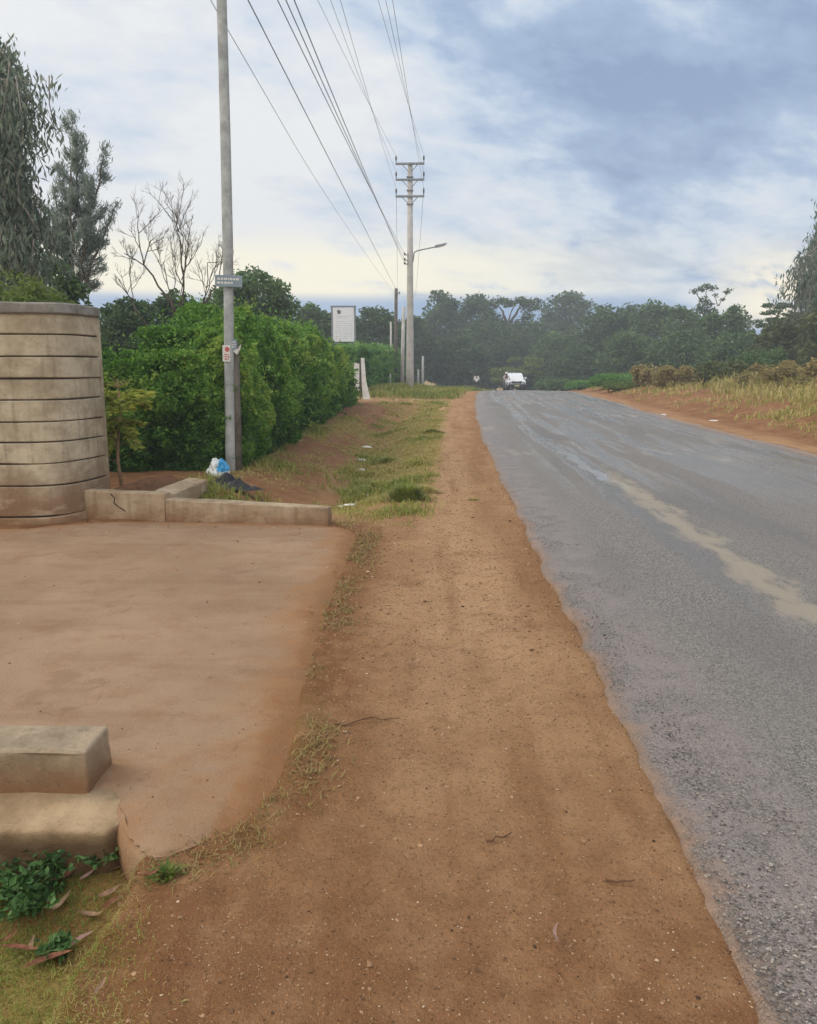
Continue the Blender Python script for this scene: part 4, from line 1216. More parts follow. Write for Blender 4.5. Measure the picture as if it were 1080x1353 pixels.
# ------------------------------------------------------------------ bushes on the far verge
def bush(label, pxl, pxr, pyt, Y, mat, n_cl=26, per=130, ls=.16, group=None, name='bush', **kw):
    dry = mat == 'brownbush'
    return px_tree(name, label, 'bush', pxl, pxr, pyt, Y, mat, n_cl=max(9, n_cl // 3) if dry else n_cl, per=per * 2 if dry else per, ls=ls * (1.15 if dry else 1), trunk_h=.0, shape='round' if dry else 'bush', fill=.05 if dry else .25, group=group, **kw)


bush('low green bush at the bend, nearest the pickup', 750, 792, 503, 62, 'hedge_far')
bush('bright green leafy bush on the far verge, next to the first dry bush', 782, 848, 494, 50, 'hedge_far', n_cl=34)
bush('small green bush below the bright leafy bush, at the road edge', 800, 846, 505, 45, 'light', ls=.14)
bush('tan dry bush next to the green bushes', 838, 888, 483, 44, 'brownbush', n_cl=30)
bush('reddish dry bush at the top of the red bank', 866, 925, 484, 39, 'brownbush', n_cl=30, ls=.14)
bush('tall yellow-green bush on the crest of the red bank', 922, 990, 478, 39, 'olive', n_cl=36)
bush('darker green bush behind the yellow-green bush', 968, 1040, 462, 42, 'mid', n_cl=36)
bush('dry grassy bush above the white litter on the bank', 975, 1040, 482, 34, 'brownbush', n_cl=30, ls=.13)
bush('dry tan bush near the edge of the picture on the bank', 1020, 1100, 478, 31, 'brownbush', n_cl=34, ls=.13)
bush('low dry bush right behind the red bank, at the picture edge', 1080, 1180, 474, 28, 'brownbush', n_cl=34, ls=.13)
bush('dark small bush in the shade between the acacia and the green bush', 706, 760, 500, 78, 'mid', ls=.22)


# ------------------------------------------------------------------ sapling in the planter
def sapling():
    b = gnd(161, 641, .22); Yd = float(b[1]); X0 = float(b[0])
    t = thing('sapling', 'thin sapling with flat whorls of feathery leaves growing in the planter', 'tree', (X0, Yd, .22))
    def r(px, py, dy=0.0):
        p = at(px, py, Yd + dy); return np.array([p[0] - X0, dy, p[2] - .22])
    stem = np.array([(0, 0, -.05), r(156, 610), r(156, 580), r(160, 548), r(155, 500)])
    stem[0] = (0, 0, -.05)
    paths = [(stem, np.array([.020, .017, .015, .012, .006]))]
    Ps = []; Ds = []; Ls = []
    def spray(p, q, n, l, droop=.1, w=.10):
        br = limb(p, q, .007, .002, 6, .04, droop); paths.append(br)
        tt = .15 + .85 * rng.random(n)
        idx = tt * 5
        c = np.stack([np.interp(idx, np.arange(6), br[0][:, k]) for k in range(3)], 1)
        ax = (np.asarray(q) - np.asarray(p)); ax /= np.linalg.norm(ax)
        sd = np.cross(ax, [0, 0, 1]); sd /= np.linalg.norm(sd) + 1e-6
        sg = rng.choice([-1, 1], n)[:, None]
        d = ax * .7 + sd * sg + rng.normal(size=(n, 3)) * .22
        c = c + d * (l * .5) + rng.normal(size=(n, 3)) * .012
        Ps.append(c); Ds.append(d); Ls.append(np.full(n, l) * (.6 + .7 * rng.random(n)))
    o = r(160, 532)
    for (px, py, dy) in ((100, 524, -.1), (196, 522, -.1), (112, 530, -.45), (190, 532, -.4), (120, 520, .3), (182, 518, .3), (150, 545, -.6), (170, 540, -.5), (104, 535, .1), (196, 538, .1), (140, 520, .4)):
        spray(o, r(px, py, dy), 150, .07)
    for (px, py, dy) in ((128, 572, -.2), (136, 592, -.25), (142, 600, -.1), (175, 572, -.2), (182, 590, -.2), (130, 555, .1), (186, 560, 0)):
        spray(r(157, 552), r(px, py, dy), 130, .065, -.05)
    for (px, py) in ((138, 508), (172, 506), (148, 500), (165, 502)):
        spray(r(156, 512), r(px, py, rng.normal() * .1), 16, .04, .05)
    for (px, py) in ((172, 584), (143, 607), (168, 628)):
        paths.append(limb(r(156, py + 2), r(px, py), .005, .002, 4, .03))
    P = np.concatenate(Ps); D = np.concatenate(Ds); L = np.concatenate(Ls)
    leaves('foliage', P, D, L * 1.3, L * .42, MT['sap'], t)
    tubes('stem', paths, MT['sapbark'], t, 6)


MT['sapbark'] = simple_mat('sapling_bark', (.26, .17, .10), .9, .2, var=.3, scale=12)
MT['sap'] = leaf_mat('sapling_leaf', [(0, (.10, .13, .02)), (.5, (.28, .32, .045)), (1, (.45, .46, .09))], .45)
sapling()


# ------------------------------------------------------------------ poles and lines
MT['pole_wood'] = simple_mat('weathered_pole_wood', (.335, .345, .335), .85, .2, var=.25, scale=5, bump=.6, bscale=25)
MT['pole_dark'] = simple_mat('creosoted_wood', (.11, .095, .078), .85, .2, var=.3)
MT['pole_conc'] = simple_mat('pole_concrete', (.40, .385, .36), .85, .2, var=.15, scale=3, bump=.3)
MT['steel'] = simple_mat('galvanised_steel', (.20, .21, .225), .55, .4, .3)
MT['lampgrey'] = simple_mat('lamp_housing', (.17, .18, .20), .5, .4)
MT['insul'] = simple_mat('insulator_brown', (.10, .085, .08), .35, .5)
MT['wire'] = simple_mat('aluminium_wire', (.20, .205, .215), .6, .4, .2)
MT['paper'] = simple_mat('weathered_paper', (.62, .60, .56), .9, .1, var=.15, scale=30)
MT['redprint'] = simple_mat('faded_red_print', (.45, .12, .11), .9, .1, var=.3, scale=60)
MT['ink'] = simple_mat('faded_ink', (.16, .15, .16), .9, .1, var=.3, scale=60)
MT['signblue'] = simple_mat('street_sign_blue', (.20, .255, .29), .6, .3, var=.15)
MT['white'] = simple_mat('white_paint', (.72, .71, .68), .7, .3, var=.12, scale=4)
MT['signwhite'] = simple_mat('sign_white', (.70, .71, .74), .6, .3, var=.04)
MT['lens'] = simple_mat('lamp_lens', (.5, .5, .48), .2, .5)


def cyl_path(pts, rad):
    return (np.array(pts, float), np.array(rad, float))


# near wooden pole
bpos = gnd(305, 634, -.02); Yp = float(bpos[1]); Xp = float(bpos[0])
wp = thing('wooden_pole', 'tall weathered wooden pole with notices and a street name plate, standing by the hedge', 'pole', (Xp, Yp, 0))
def rw(px, py, dy=0.0):
    p = at(px, py, Yp + dy); return np.array([p[0] - Xp, dy, p[2]])
pts = [(0, 0, -.4), tuple(rw(304.5, 600)), tuple(rw(303, 480)), tuple(rw(302, 380)), tuple(rw(301, 320)), tuple(rw(298, 180)), tuple(rw(293, 0)), tuple(rw(290, -110)), tuple(rw(287, -260))]
tubes('post', [cyl_path(pts, [.071, .070, .067, .066, .071, .067, .064, .062, .058])], MT['pole_wood'], wp, 14)
st0 = np.array([.085, .05, -.3]); st1 = rw(309, 452) + np.array([.0, .05, 0])
tubes('stub_post', [cyl_path([tuple(st0), tuple((st0 + st1) / 2 + np.array([.005, 0, 0])), tuple(st1)], [.062, .06, .055])], MT['pole_dark'], wp, 10)


def plate(name, c, w, h, th, mat, parent, rz=0.0, ry=0.0, bevel=.002):
    bm = bmesh.new(); add_box(bm, (0, 0, 0), (w, th, h))
    o = bm_obj(name, bm, mat, parent, bevel=bevel); o.location = tuple(float(v) for v in c); o.rotation_euler = (0, ry, rz)
    return o


def scribbles(name, c, w, h, rows, mat, parent, rz=0.0, seed=0, dash=.045, lh=.5):
    """rows of short illegible strokes, the way worn lettering reads from afar"""
    g = np.random.default_rng(seed); bm = bmesh.new()
    for k in range(rows):
        z = h / 2 - (k + .5) * h / rows; x = -w / 2
        end = w / 2 * (1 if k < rows - 1 else .3 + .6 * g.random())
        while x < end - dash * .3:
            l = dash * (.35 + .9 * g.random()); l = min(l, end - x)
            add_box(bm, (x + l / 2, 0, z), (l, .002, h / rows * lh)); x += l + dash * .35
    o = bm_obj(name, bm, mat, parent); o.location = tuple(float(v) for v in c); o.rotation_euler = (0, 0, rz)
    return o


c = rw(304.5, 372); c[1] = -.088
sg = plate('street_name_plate', c, .37, .15, .012, MT['signblue'], wp, 0, R(2))
scribbles('lettering', (0, -.009, 0), .31, .10, 2, MT['paper'], sg, seed=4, dash=.035, lh=.55)
c = rw(301.5, 467); c[1] = -.088
po = plate('poster', c, .105, .22, .004, MT['paper'], wp, 0, R(1))
bm = bmesh.new(); bmesh.ops.create_circle(bm, cap_ends=True, radius=.034, segments=20, matrix=Matrix.Translation((.012, -.0035, .055)) @ Matrix.Rotation(R(90), 4, 'X')); bm_obj('round_print', bm, MT['redprint'], po)
scribbles('print', (.008, -.004, -.045), .07, .09, 3, MT['redprint'], po, seed=9, dash=.03)
c = rw(309, 456); c[1] = -.03; c[0] += .012
po2 = plate('poster', c, .075, .15, .004, MT['signblue'], wp, R(12))
scribbles('print', (0, -.004, .01), .05, .1, 3, MT['paper'], po2, seed=12, dash=.02)
bm = bmesh.new()
vs = [bm.verts.new(v) for v in ((0, 0, 0), (.07, -.02, .03), (.12, .0, .10), (.10, .01, .02), (.06, -.01, -.05))]
bm.faces.new(vs); r_ = bmesh.ops.extrude_face_region(bm, geom=list(bm.faces)); bmesh.ops.translate(bm, verts=[v for v in r_['geom'] if isinstance(v, bmesh.types.BMVert)], vec=(0, .004, 0))
c = rw(309, 464); c[1] = -.05; pt = bm_obj('torn_poster', bm, MT['paper'], wp); pt.location = tuple(c)

# concrete utility pole
Yu = 45.0; Xu = float(X_at(542, Yu, .2)); zu = float(H(Xu, Yu))
up_ = thing('utility_pole', 'tall pale concrete utility pole with three crossarms and a street lamp arm', 'utility pole', (Xu, Yu, zu))
ztop = at(540, 215, Yu)[2] - zu
def zu_at(py): return at(540, py, Yu)[2] - zu
tubes('pole', [cyl_path([(0, 0, -.6), (0, 0, 1), (0.0, 0, ztop * .5), (0, 0, ztop)], [.215, .205, .165, .125])], MT['pole_conc'], up_, 16)
ATT = []
def boxbar(bm, a, b, t):
    a = Vector([float(v) for v in a]); b = Vector([float(v) for v in b]); d = b - a
    add_box(bm, (a + b) / 2, (t, t, d.length), d.to_track_quat('Z', 'Y').to_matrix().to_4x4())
for py in (217, 238, 260):
    z = zu_at(py); bm = bmesh.new()
    add_box(bm, (0, -.15, z), (1.5, .10, .10))
    arm = bm_obj('crossarm', bm, MT['steel'], up_, bevel=.008)
    for s in (-1, 1):
        bm = bmesh.new(); boxbar(bm, (s * .40, -.15, z - .04), (s * .10, -.15, z - .36), .035); bm_obj('brace', bm, MT['steel'], arm)
        bx = s * .72
        prof = [(bx, -.15, z + .05), (bx, -.15, z + .17), (bx, -.15, z + .18), (bx, -.15, z + .24), (bx, -.15, z + .25), (bx, -.15, z + .31), (bx, -.15, z + .32), (bx, -.15, z + .40)]
        tubes('insulator', [cyl_path(prof, [.02, .02, .05, .035, .055, .035, .05, .02])], MT['insul'], arm, 8)
        ATT.append((Xu + bx, Yu - .15, zu + z + .40))
for py in (234, 252, 270):
    z = zu_at(py); tubes('clamp_band', [cyl_path([(0, 0, z - .03), (0, 0, z + .03)], [.165, .165])], MT['steel'], up_, 14)
    bm = bmesh.new(); add_box(bm, (0, -.16, z), (.36, .05, .05)); bm_obj('clamp_bolt', bm, MT['steel'], up_)
LV = []
for py in (337, 344, 349):
    z = zu_at(py); bm = bmesh.new(); add_box(bm, (-.2, -.12, z), (.22, .05, .05)); bk = bm_obj('bracket', bm, MT['steel'], up_)
    tubes('insulator', [cyl_path([(-.28, -.12, z - .02), (-.28, -.12, z + .03), (-.28, -.12, z + .09), (-.28, -.12, z + .12)], [.03, .05, .05, .02])], MT['insul'], bk, 8)
    LV.append((Xu - .28, Yu - .12, zu + z + .05))
# lamp arm
p = [(.14, -.05, zu_at(347)), (.19, -.08, zu_at(340)), (.22, -.1, zu_at(334)), (.4, -.12, zu_at(331.5)), (1.35, -.2, zu_at(327))]
la = tubes('lamp_arm', [cyl_path(p, [.032] * 5)], MT['steel'], up_, 8)
a, b = Vector(p[-1]), Vector((1.92, -.25, zu_at(323.5)))
bm = bmesh.new()
d_ = (b - a); rot = d_.to_track_quat('X', 'Z').to_matrix().to_4x4()
add_box(bm, (0, 0, .02), (.62, .22, .13))
for v in bm.verts:
    if v.co.x > 0: v.co.y *= .75; v.co.z = v.co.z * .55 + .02
    if v.co.z > .03: v.co.y *= .6
hd = bm_obj('lamp_head', bm, MT['lampgrey'], la, bevel=.02); hd.matrix_local = Matrix.Translation((a + b) / 2) @ rot
bm = bmesh.new(); add_box(bm, (.02, 0, -.048), (.40, .15, .03)); ln_ = bm_obj('lamp_lens', bm, MT['lens'], la, bevel=.01); ln_.matrix_local = Matrix.Translation((a + b) / 2) @ rot
# painted marks on the pole
plate('pole_mark', (-.02, -.205, 1.75), .12, .22, .004, simple_mat('pinkish_mark', (.42, .30, .31), .9), up_)


def simple_pole(label, px, pyt, Y, r, mat, name='wooden_pole', lean=0.0, cap=True):
    X = float(X_at(px, Y, .5)); zb = float(H(X, Y)); z = at(px, pyt, Y)[2] - zb
    t = thing(name, label, 'pole', (X, Y, zb))
    tubes('post', [cyl_path([(0, 0, -.5), (lean * .5, 0, z * .5), (lean, 0, z)], [r * 1.1, r, r * .85])], mat, t, 10)
    if cap:
        bm = bmesh.new(); add_box(bm, (lean + .12, 0, z - .35), (.26, .06, .06)); bm_obj('bracket', bm, MT['steel'], t)
        tubes('insulator', [cyl_path([(lean + .22, 0, z - .34), (lean + .22, 0, z - .28), (lean + .22, 0, z - .2)], [.03, .05, .02])], MT['insul'], t, 8)
    return (X + lean, Y, zb + z)


DP = simple_pole('thin dark wooden pole standing beside the concrete utility pole', 523, 381, 58, .13, MT['pole_dark'], lean=.05)
simple_pole('short pale leaning pole close against the concrete utility pole', 531, 405, 56, .13, MT['pole_conc'], 'concrete_pole', lean=.15, cap=False)
simple_pole('low pale post between the trimmed hedge and the dark pole', 517, 425, 60, .08, MT['pole_conc'], 'concrete_pole', cap=False)
simple_pole('low brownish fence post past the concrete utility pole', 559, 470, 66, .10, MT['pole_wood'], 'fence_post', cap=False)
simple_pole('shorter brownish fence post next to the other one past the utility pole', 553, 488, 62, .08, MT['pole_wood'], 'fence_post', cap=False)
simple_pole('thin pale post at the end of the trimmed hedge', 516, 494, 50, .05, MT['pole_conc'], 'fence_post', cap=False)


# wires
def wire(att, px0, label, group, sagk=.55, ext=1.25, r=.0065, ztop=None):
    """from the attachment back over the camera; passes the ray through (px0, 0) of the photograph's top edge"""
    a = np.array(att, float)
    z = (ztop if ztop is not None else a[2] - sagk)
    d = ray(px0, 0); t = (z - CAMZ) / d[2]; P = np.array([d[0] * t, d[1] * t, z])
    h = np.hypot(P[0] - a[0], P[1] - a[1]); dirx = (P[:2] - a[:2]) / h
    # parabola through a and P, level again at span L
    L = max(h * ext * 1.35, 58)
    k = (a[2] - z) / (h * (L - h)) if h < L else .0004
    s = np.linspace(0, L, 40)
    pts = np.stack([a[0] + dirx[0] * s, a[1] + dirx[1] * s, a[2] - k * s * (L - s)], 1)
    o = tubes('power_line', [(pts, np.full(40, r))], MT['wire'], None, 5)
    tag(o, label, 'power line', group)


A = sorted(ATT, key=lambda a: (a[0], -a[2]))
Lf, Rt = A[:3], A[3:]
gw = 'power lines strung to the concrete utility pole'
for a, px, nm in zip(Lf, (420, 437, 450), ('top', 'middle', 'bottom')):
    wire(a, px, 'thin power line running to the hedge-side end of the %s crossarm' % nm, gw)
for a, px, nm in zip(Rt, (500, 510, 519), ('top', 'middle', 'bottom')):
    wire(a, px, 'thin power line running to the road-side end of the %s crossarm' % nm, gw)
for a, px, nm in zip(LV, (367, 378, 389), ('uppermost', 'middle', 'lowest')):
    wire(a, px, 'low-voltage line of three close together, ending at the %s small bracket below the lamp arm' % nm, gw, sagk=.35, r=.0085)
wire((DP[0], DP[1], DP[2] - .05), 328, 'sagging power line that drops to the thin dark pole', gw, ztop=6.6, r=.009)
# faint service wire passing behind the wooden pole
pts = [at(270, -15, 13), at(310, 55, 15), at(352, 125, 18), at(396, 205, 24), at(440, 272, 33), at(486, 340, 48), at(522, 388, 58)]
pts = np.array(pts)
t_ = np.linspace(0, 6, 40); pts = np.stack([np.interp(t_, range(7), pts[:, k]) for k in range(3)], 1)
for _ in range(30): pts[1:-1] = (pts[:-2] + 2 * pts[1:-1] + pts[2:]) / 4
tag(tubes('power_line', [(pts, np.full(40, .006))], MT['wire'], None, 5), 'faint service wire passing behind the wooden pole', 'power line', gw)
# lines going on beyond the pole
for a, (px, py), nm in ((Lf[2], (526, 392), 'hedge-side'), (Rt[2], (549, 392), 'road-side')):
    e_ = at(px, py, 100)
    s = np.linspace(0, 1, 24)[:, None]; a_ = np.array(a)
    P = a_ + (e_ - a_) * s; P[:, 2] -= 1.0 * (s * (1 - s))[:, 0] * 4 * .35
    tag(tubes('power_line', [(P, np.full(24, .011))], MT['wire'], None, 5), 'power line hanging down from the %s end of the lowest crossarm towards the wood' % nm, 'power line', gw)


# ------------------------------------------------------------------ signboard, white gate
def build_sign():
    Y = 44.0; xl, xr = X_at(438, Y, 4), X_at(470, Y, 4)
    zt, zb_ = at(454, 406, Y)[2], at(454, 452, Y)[2]
    cx = (xl + xr) / 2; zg = float(H(cx, Y))
    t = thing('signboard', 'white notice board in a grey frame on posts, standing up behind the hedge', 'sign', (cx, Y, zg))
    w = xr - xl; h = zt - zb_; zc = (zt + zb_) / 2 - zg
    bd = plate('panel', (0, 0, zc), w * .90, h * .97, .03, MT['signwhite'], t)
    for s, nm in ((-1, 'post'), (1, 'post')):
        bm = bmesh.new(); add_box(bm, (s * w * .475, .0, (zc + h / 2) / 2), (.09, .09, zc + h / 2)); bm_obj(nm, bm, MT['steel'], t, bevel=.006)
    bm = bmesh.new(); add_box(bm, (0, 0, zc + h / 2 + .045), (w * 1.06, .10, .08)); bm_obj('top_rail', bm, MT['steel'], t, bevel=.006)
    bm = bmesh.new(); add_box(bm, (0, 0, zc - h / 2 - .06), (w * .86, .06, .06)); bm_obj('bottom_rail', bm, MT['steel'], t, bevel=.006)
    scribbles('lettering', (.03, -.0175, -.15 * h), w * .70, h * .55, 9, simple_mat('faint_print', (.50, .52, .57), .8), bd, seed=21, dash=.11, lh=.32)
    scribbles('heading', (.03, -.0175, .22 * h), w * .66, h * .10, 2, simple_mat('faint_print_dark', (.45, .47, .53), .8), bd, seed=23, dash=.12, lh=.45)
    bm = bmesh.new()
    bmesh.ops.create_circle(bm, cap_ends=True, radius=.10, segments=7, matrix=Matrix.Translation((-w * .19, -.018, h * .38)) @ Matrix.Rotation(R(90), 4, 'X'))
    add_box(bm, (-w * .19 + .07, -.018, h * .38 - .03), (.10, .004, .12)); add_box(bm, (-w * .19, -.018, h * .38 - .10), (.14, .005, .06))
    bm_obj('emblem', bm, MT['ink'], bd)


build_sign()


def build_gate():
    Y = 36.5; X = float(X_at(482, Y, 0)); zb = float(H(X, Y))
    t = thing('gate_post', 'white painted gate post with a sloping foot at the end of the long hedge', 'gate post', (X, Y, zb))
    zt = at(477, 473, Y)[2] - zb
    bm = bmesh.new()
    prof = [(-.06, -.05), (.26, -.05), (.20, .25), (.06, .8), (.0, zt), (-.14, zt), (-.12, .8)]
    lo = [bm.verts.new((x, -.09, z)) for x, z in prof]; hi = [bm.verts.new((x, .09, z)) for x, z in prof]
    bm.faces.new(lo); bm.faces.new(hi[::-1])
    for i in range(len(prof)): bm.faces.new([lo[i], lo[(i + 1) % 7], hi[(i + 1) % 7], hi[i]])
    bm_obj('post', bm, MT['white'], t, bevel=.01)
    plate('hinge_strip', (-.155, -.04, zt * .5), .05, zt * .85, .03, MT['pole_dark'], t, ry=R(-2))
    Xs = float(X_at(471, 36.3, 1)); z1 = at(471, 479, 36.3)[2]; z0 = at(471, 513, 36.3)[2]
    t2 = thing('white_panel', 'ragged white sheet panel half swallowed by the hedge, beside the white gate post', 'panel', (Xs, 36.3, zb))
    bm = bmesh.new()
    prof = [(-.10, z0 - zb), (.12, z0 - zb - .1), (.14, z1 - zb - .05), (-.08, z1 - zb), (-.13, (z0 + z1) / 2 - zb)]
    lo = [bm.verts.new((x, 0, z)) for x, z in prof]; hi = [bm.verts.new((x, .02, z)) for x, z in prof]
    bm.faces.new(lo); bm.faces.new(hi[::-1])
    for i in range(5): bm.faces.new([lo[i], lo[(i + 1) % 5], hi[(i + 1) % 5], hi[i]])
    bm_obj('sheet', bm, MT['white'], t2)
    bm = bmesh.new(); add_box(bm, (.16, .02, .65), (.04, .04, 1.5)); bm_obj('stake', bm, MT['pole_dark'], t2)


build_gate()

# ------------------------------------------------------------------ people
MT['skin'] = simple_mat('skin_brown', (.10, .055, .035), .6, .3, var=.1)
MT['shirt_white'] = simple_mat('white_cloth', (.72, .71, .70), .85, .1, var=.08)
MT['shirt_pink'] = simple_mat('pale_pink_cloth', (.55, .44, .42), .85, .1, var=.1)
MT['trousers'] = simple_mat('dark_cloth', (.04, .042, .055), .85, .1)
MT['helmet'] = simple_mat('white_helmet', (.75, .74, .72), .35, .5, var=.05)
MT['hair'] = simple_mat('black_hair', (.012, .011, .010), .8, .2)
MT['tyre'] = simple_mat('tyre_rubber', (.02, .02, .02), .8, .2)
MT['rim'] = simple_mat('wheel_rim', (.30, .31, .32), .4, .5, .6)
MT['carwhite'] = simple_mat('white_car_paint', (.70, .71, .71), .25, .5, var=.04, scale=2)
MT['glass'] = simple_mat('dark_glass', (.05, .065, .07), .08, .6, var=.1)
MT['plastic'] = simple_mat('dark_plastic', (.035, .035, .038), .6, .3)
MT['headlight'] = simple_mat('headlight_glass', (.65, .66, .66), .12, .6, var=.05)
MT['plate'] = simple_mat('number_plate', (.55, .5, .2), .5, .3)


def skin_mesh(name, verts, edges, radii, mat, parent, root=0, sub=2):
    me = bpy.data.meshes.new(name); me.from_pydata([tuple(map(float, v)) for v in verts], edges, [])
    o = bpy.data.objects.new(name, me); link(o)
    md = o.modifiers.new('skin', 'SKIN'); md.use_smooth_shade = True
    for i, r in enumerate(radii):
        sv = me.skin_vertices[0].data[i]; sv.radius = (r, r) if not isinstance(r, tuple) else r; sv.use_root = (i == root)
    s = o.modifiers.new('sub', 'SUBSURF'); s.levels = sub; s.render_levels = sub
    dg = bpy.context.evaluated_depsgraph_get(); dg.update()
    me2 = bpy.data.meshes.new_from_object(o.evaluated_get(dg))
    bpy.data.objects.remove(o); me2.name = name
    o2 = bpy.data.objects.new(name, me2); me2.materials.clear(); me2.materials.append(mat)
    return link(o2, parent)


def ball(name, c, r, s, mat, parent):
    bm = bmesh.new(); bmesh.ops.create_uvsphere(bm, u_segments=16, v_segments=10, radius=r, matrix=Matrix.Translation(c) @ Matrix.Diagonal((s[0], s[1], s[2], 1)))
    return bm_obj(name, bm, mat, parent, smooth=True)


def hand_chains(V, E, Rr, wi, d, side):
    """five short finger chains leaving the palm"""
    d = np.array(d, float); d /= np.linalg.norm(d); s = np.cross(d, [0, 0, 1.0]); s /= np.linalg.norm(s) + 1e-6
    if abs(d[2]) > .9: s = np.array([0, 1.0, 0])
    w = np.array(V[wi]); n = len(V)
    V.append(tuple(w + d * .07)); Rr.append(.026); E.append((wi, n)); pm = n
    for k, l in enumerate((.075, .085, .08, .062)):
        o = (k - 1.5) * .021
        a = len(V); V.append(tuple(w + d * .105 + s * o)); Rr.append(.009); E.append((pm, a))
        V.append(tuple(w + d * (.105 + l * .8) + s * o * 1.1 + np.array([0, 0, -.012]))); Rr.append(.007); E.append((a, a + 1))
    a = len(V); V.append(tuple(w + d * .05 + s * .045 * side)); Rr.append(.010); E.append((wi, a))
    V.append(tuple(w + d * .085 + s * .06 * side)); Rr.append(.008); E.append((a, a + 1))


def person(label, loc, rz, joints, shirt, trousers, cap=None, hair=True):
    """joints: dict of 3-D points"""
    t = thing('person', label, 'person', loc, rz)
    J = joints
    names = ['pelvis', 'waist', 'chest', 'neck', 'head', 'crown']
    V = [J[n] for n in names]; Rr = [(.15, .11), (.135, .10), (.16, .115), (.055, .055), (.088, .10), (.075, .085)]
    E = [(i, i + 1) for i in range(5)]
    for s, sd in (('l', -1), ('r', 1)):
        b = len(V); V += [J['sh' + s], J['el' + s], J['wr' + s]]; Rr += [.062, .042, .030]; E += [(2, b), (b, b + 1), (b + 1, b + 2)]
        dd = np.array(J['wr' + s]) - np.array(J['el' + s]); hand_chains(V, E, Rr, b + 2, dd, -sd)
        b = len(V); V += [J['hip' + s], J['kn' + s], J['an' + s], J['to' + s]]; Rr += [.088, .062, .042, .034]; E += [(0, b), (b, b + 1), (b + 1, b + 2), (b + 2, b + 3)]
    body = skin_mesh('body', V, E, Rr, MT['skin'], t)
    # shirt
    V = [J['waist'], J['chest'], tuple(np.array(J['neck']) * .8 + np.array(J['chest']) * .2), J['pelvis']]; Rr = [(.152, .122), (.175, .13), .08, (.165, .13)]; E = [(3, 0), (0, 1), (1, 2)]
    for s in 'lr':
        b = len(V); m_ = np.array(J['el' + s]) * .8 + np.array(J['wr' + s]) * .2
        V += [J['sh' + s], J['el' + s], tuple(m_)]; Rr += [.078, .056, .052]; E += [(1, b), (b, b + 1), (b + 1, b + 2)]
    skin_mesh('shirt', V, E, Rr, shirt, t, root=0)
    V = [tuple(np.array(J['pelvis']) + np.array([0, 0, .02]))]; Rr = [(.162, .125)]; E = []
    for s in 'lr':
        b = len(V); V += [J['hip' + s], J['kn' + s], J['an' + s]]; Rr += [.102, .076, .062]; E += [(0, b), (b, b + 1), (b + 1, b + 2)]
    skin_mesh('trousers', V, E, Rr, trousers, t)
    for s in 'lr':
        c = (np.array(J['an' + s]) + np.array(J['to' + s])) / 2
        ball('shoe', Vector(c), .1, (.48, 1.2, .48), MT['plastic'], t)
    hc = (np.array(J['head']) + np.array(J['crown'])) / 2
    f = np.array([0, -1, 0])
    for s in (-1, 1):
        ball('eye', Vector(hc + f * .098 + np.array([s * .033, 0, -.005])), .011, (1, .6, .7), MT['hair'], t)
        ball('ear', Vector(hc + np.array([s * .092, .01, -.02])), .03, (.4, .7, 1), MT['skin'], t)
    ball('nose', Vector(hc + f * .105 + np.array([0, 0, -.035])), .018, (.8, 1, 1.3), MT['skin'], t)
    ball('mouth', Vector(hc + f * .095 + np.array([0, 0, -.075])), .02, (1.3, .5, .4), MT['redprint'], t)
    if cap:
        bm = bmesh.new(); bmesh.ops.create_uvsphere(bm, u_segments=18, v_segments=12, radius=.14, matrix=Matrix.Translation(Vector(hc + np.array([0, .015, .045]))))
        for v in list(bm.verts):
            if v.co.z < hc[2] - .04 + (.06 if v.co.y < hc[1] - .03 else 0): bm.verts.remove(v)
        bm_obj('helmet', bm, cap, t, smooth=True)
    if hair:
        bm = bmesh.new(); bmesh.ops.create_uvsphere(bm, u_segments=16, v_segments=10, radius=.108, matrix=Matrix.Translation(Vector(hc + np.array([0, .018, .035]))))
        bm_obj('hair', bm, MT['hair'], t, smooth=True)
    return t


# pedestrian beyond the verge
Yq = 84.0; Xq = float(X_at(630, Yq, 0)); zq = float(H(Xq, Yq))
person('person in a white shirt walking far off at the edge of the verge grass', (Xq, Yq, zq), 0,
       dict(pelvis=(0, 0, .95), waist=(0, 0, 1.08), chest=(0, 0, 1.32), neck=(0, 0, 1.5), head=(0, -.01, 1.58), crown=(0, -.01, 1.69),
            shl=(-.19, 0, 1.43), ell=(-.25, .03, 1.14), wrl=(-.25, -.08, .91), shr=(.19, 0, 1.43), elr=(.25, .02, 1.14), wrr=(.26, -.06, .90),
            hipl=(-.09, 0, .90), knl=(-.10, -.10, .50), anl=(-.10, -.16, .09), tol=(-.10, -.30, .04), hipr=(.09, 0, .90), knr=(.10, .02, .49), anr=(.10, .18, .11), tor=(.10, .06, .04)),
       MT['shirt_white'], MT['trousers'])


# pickup truck, facing the camera
def wheel(parent, c, r, w):
    bm = bmesh.new(); bmesh.ops.create_cone(bm, cap_ends=True, segments=24, radius1=r, radius2=r, depth=w, matrix=Matrix.Translation(c) @ Matrix.Rotation(R(90), 4, 'Y'))
    wh = bm_obj('wheel', bm, MT['tyre'], parent, bevel=.02)
    bm = bmesh.new(); bmesh.ops.create_cone(bm, cap_ends=True, segments=20, radius1=r * .6, radius2=r * .55, depth=w + .03, matrix=Matrix.Translation(c) @ Matrix.Rotation(R(90), 4, 'Y'))
    bm_obj('rim', bm, MT['rim'], wh)


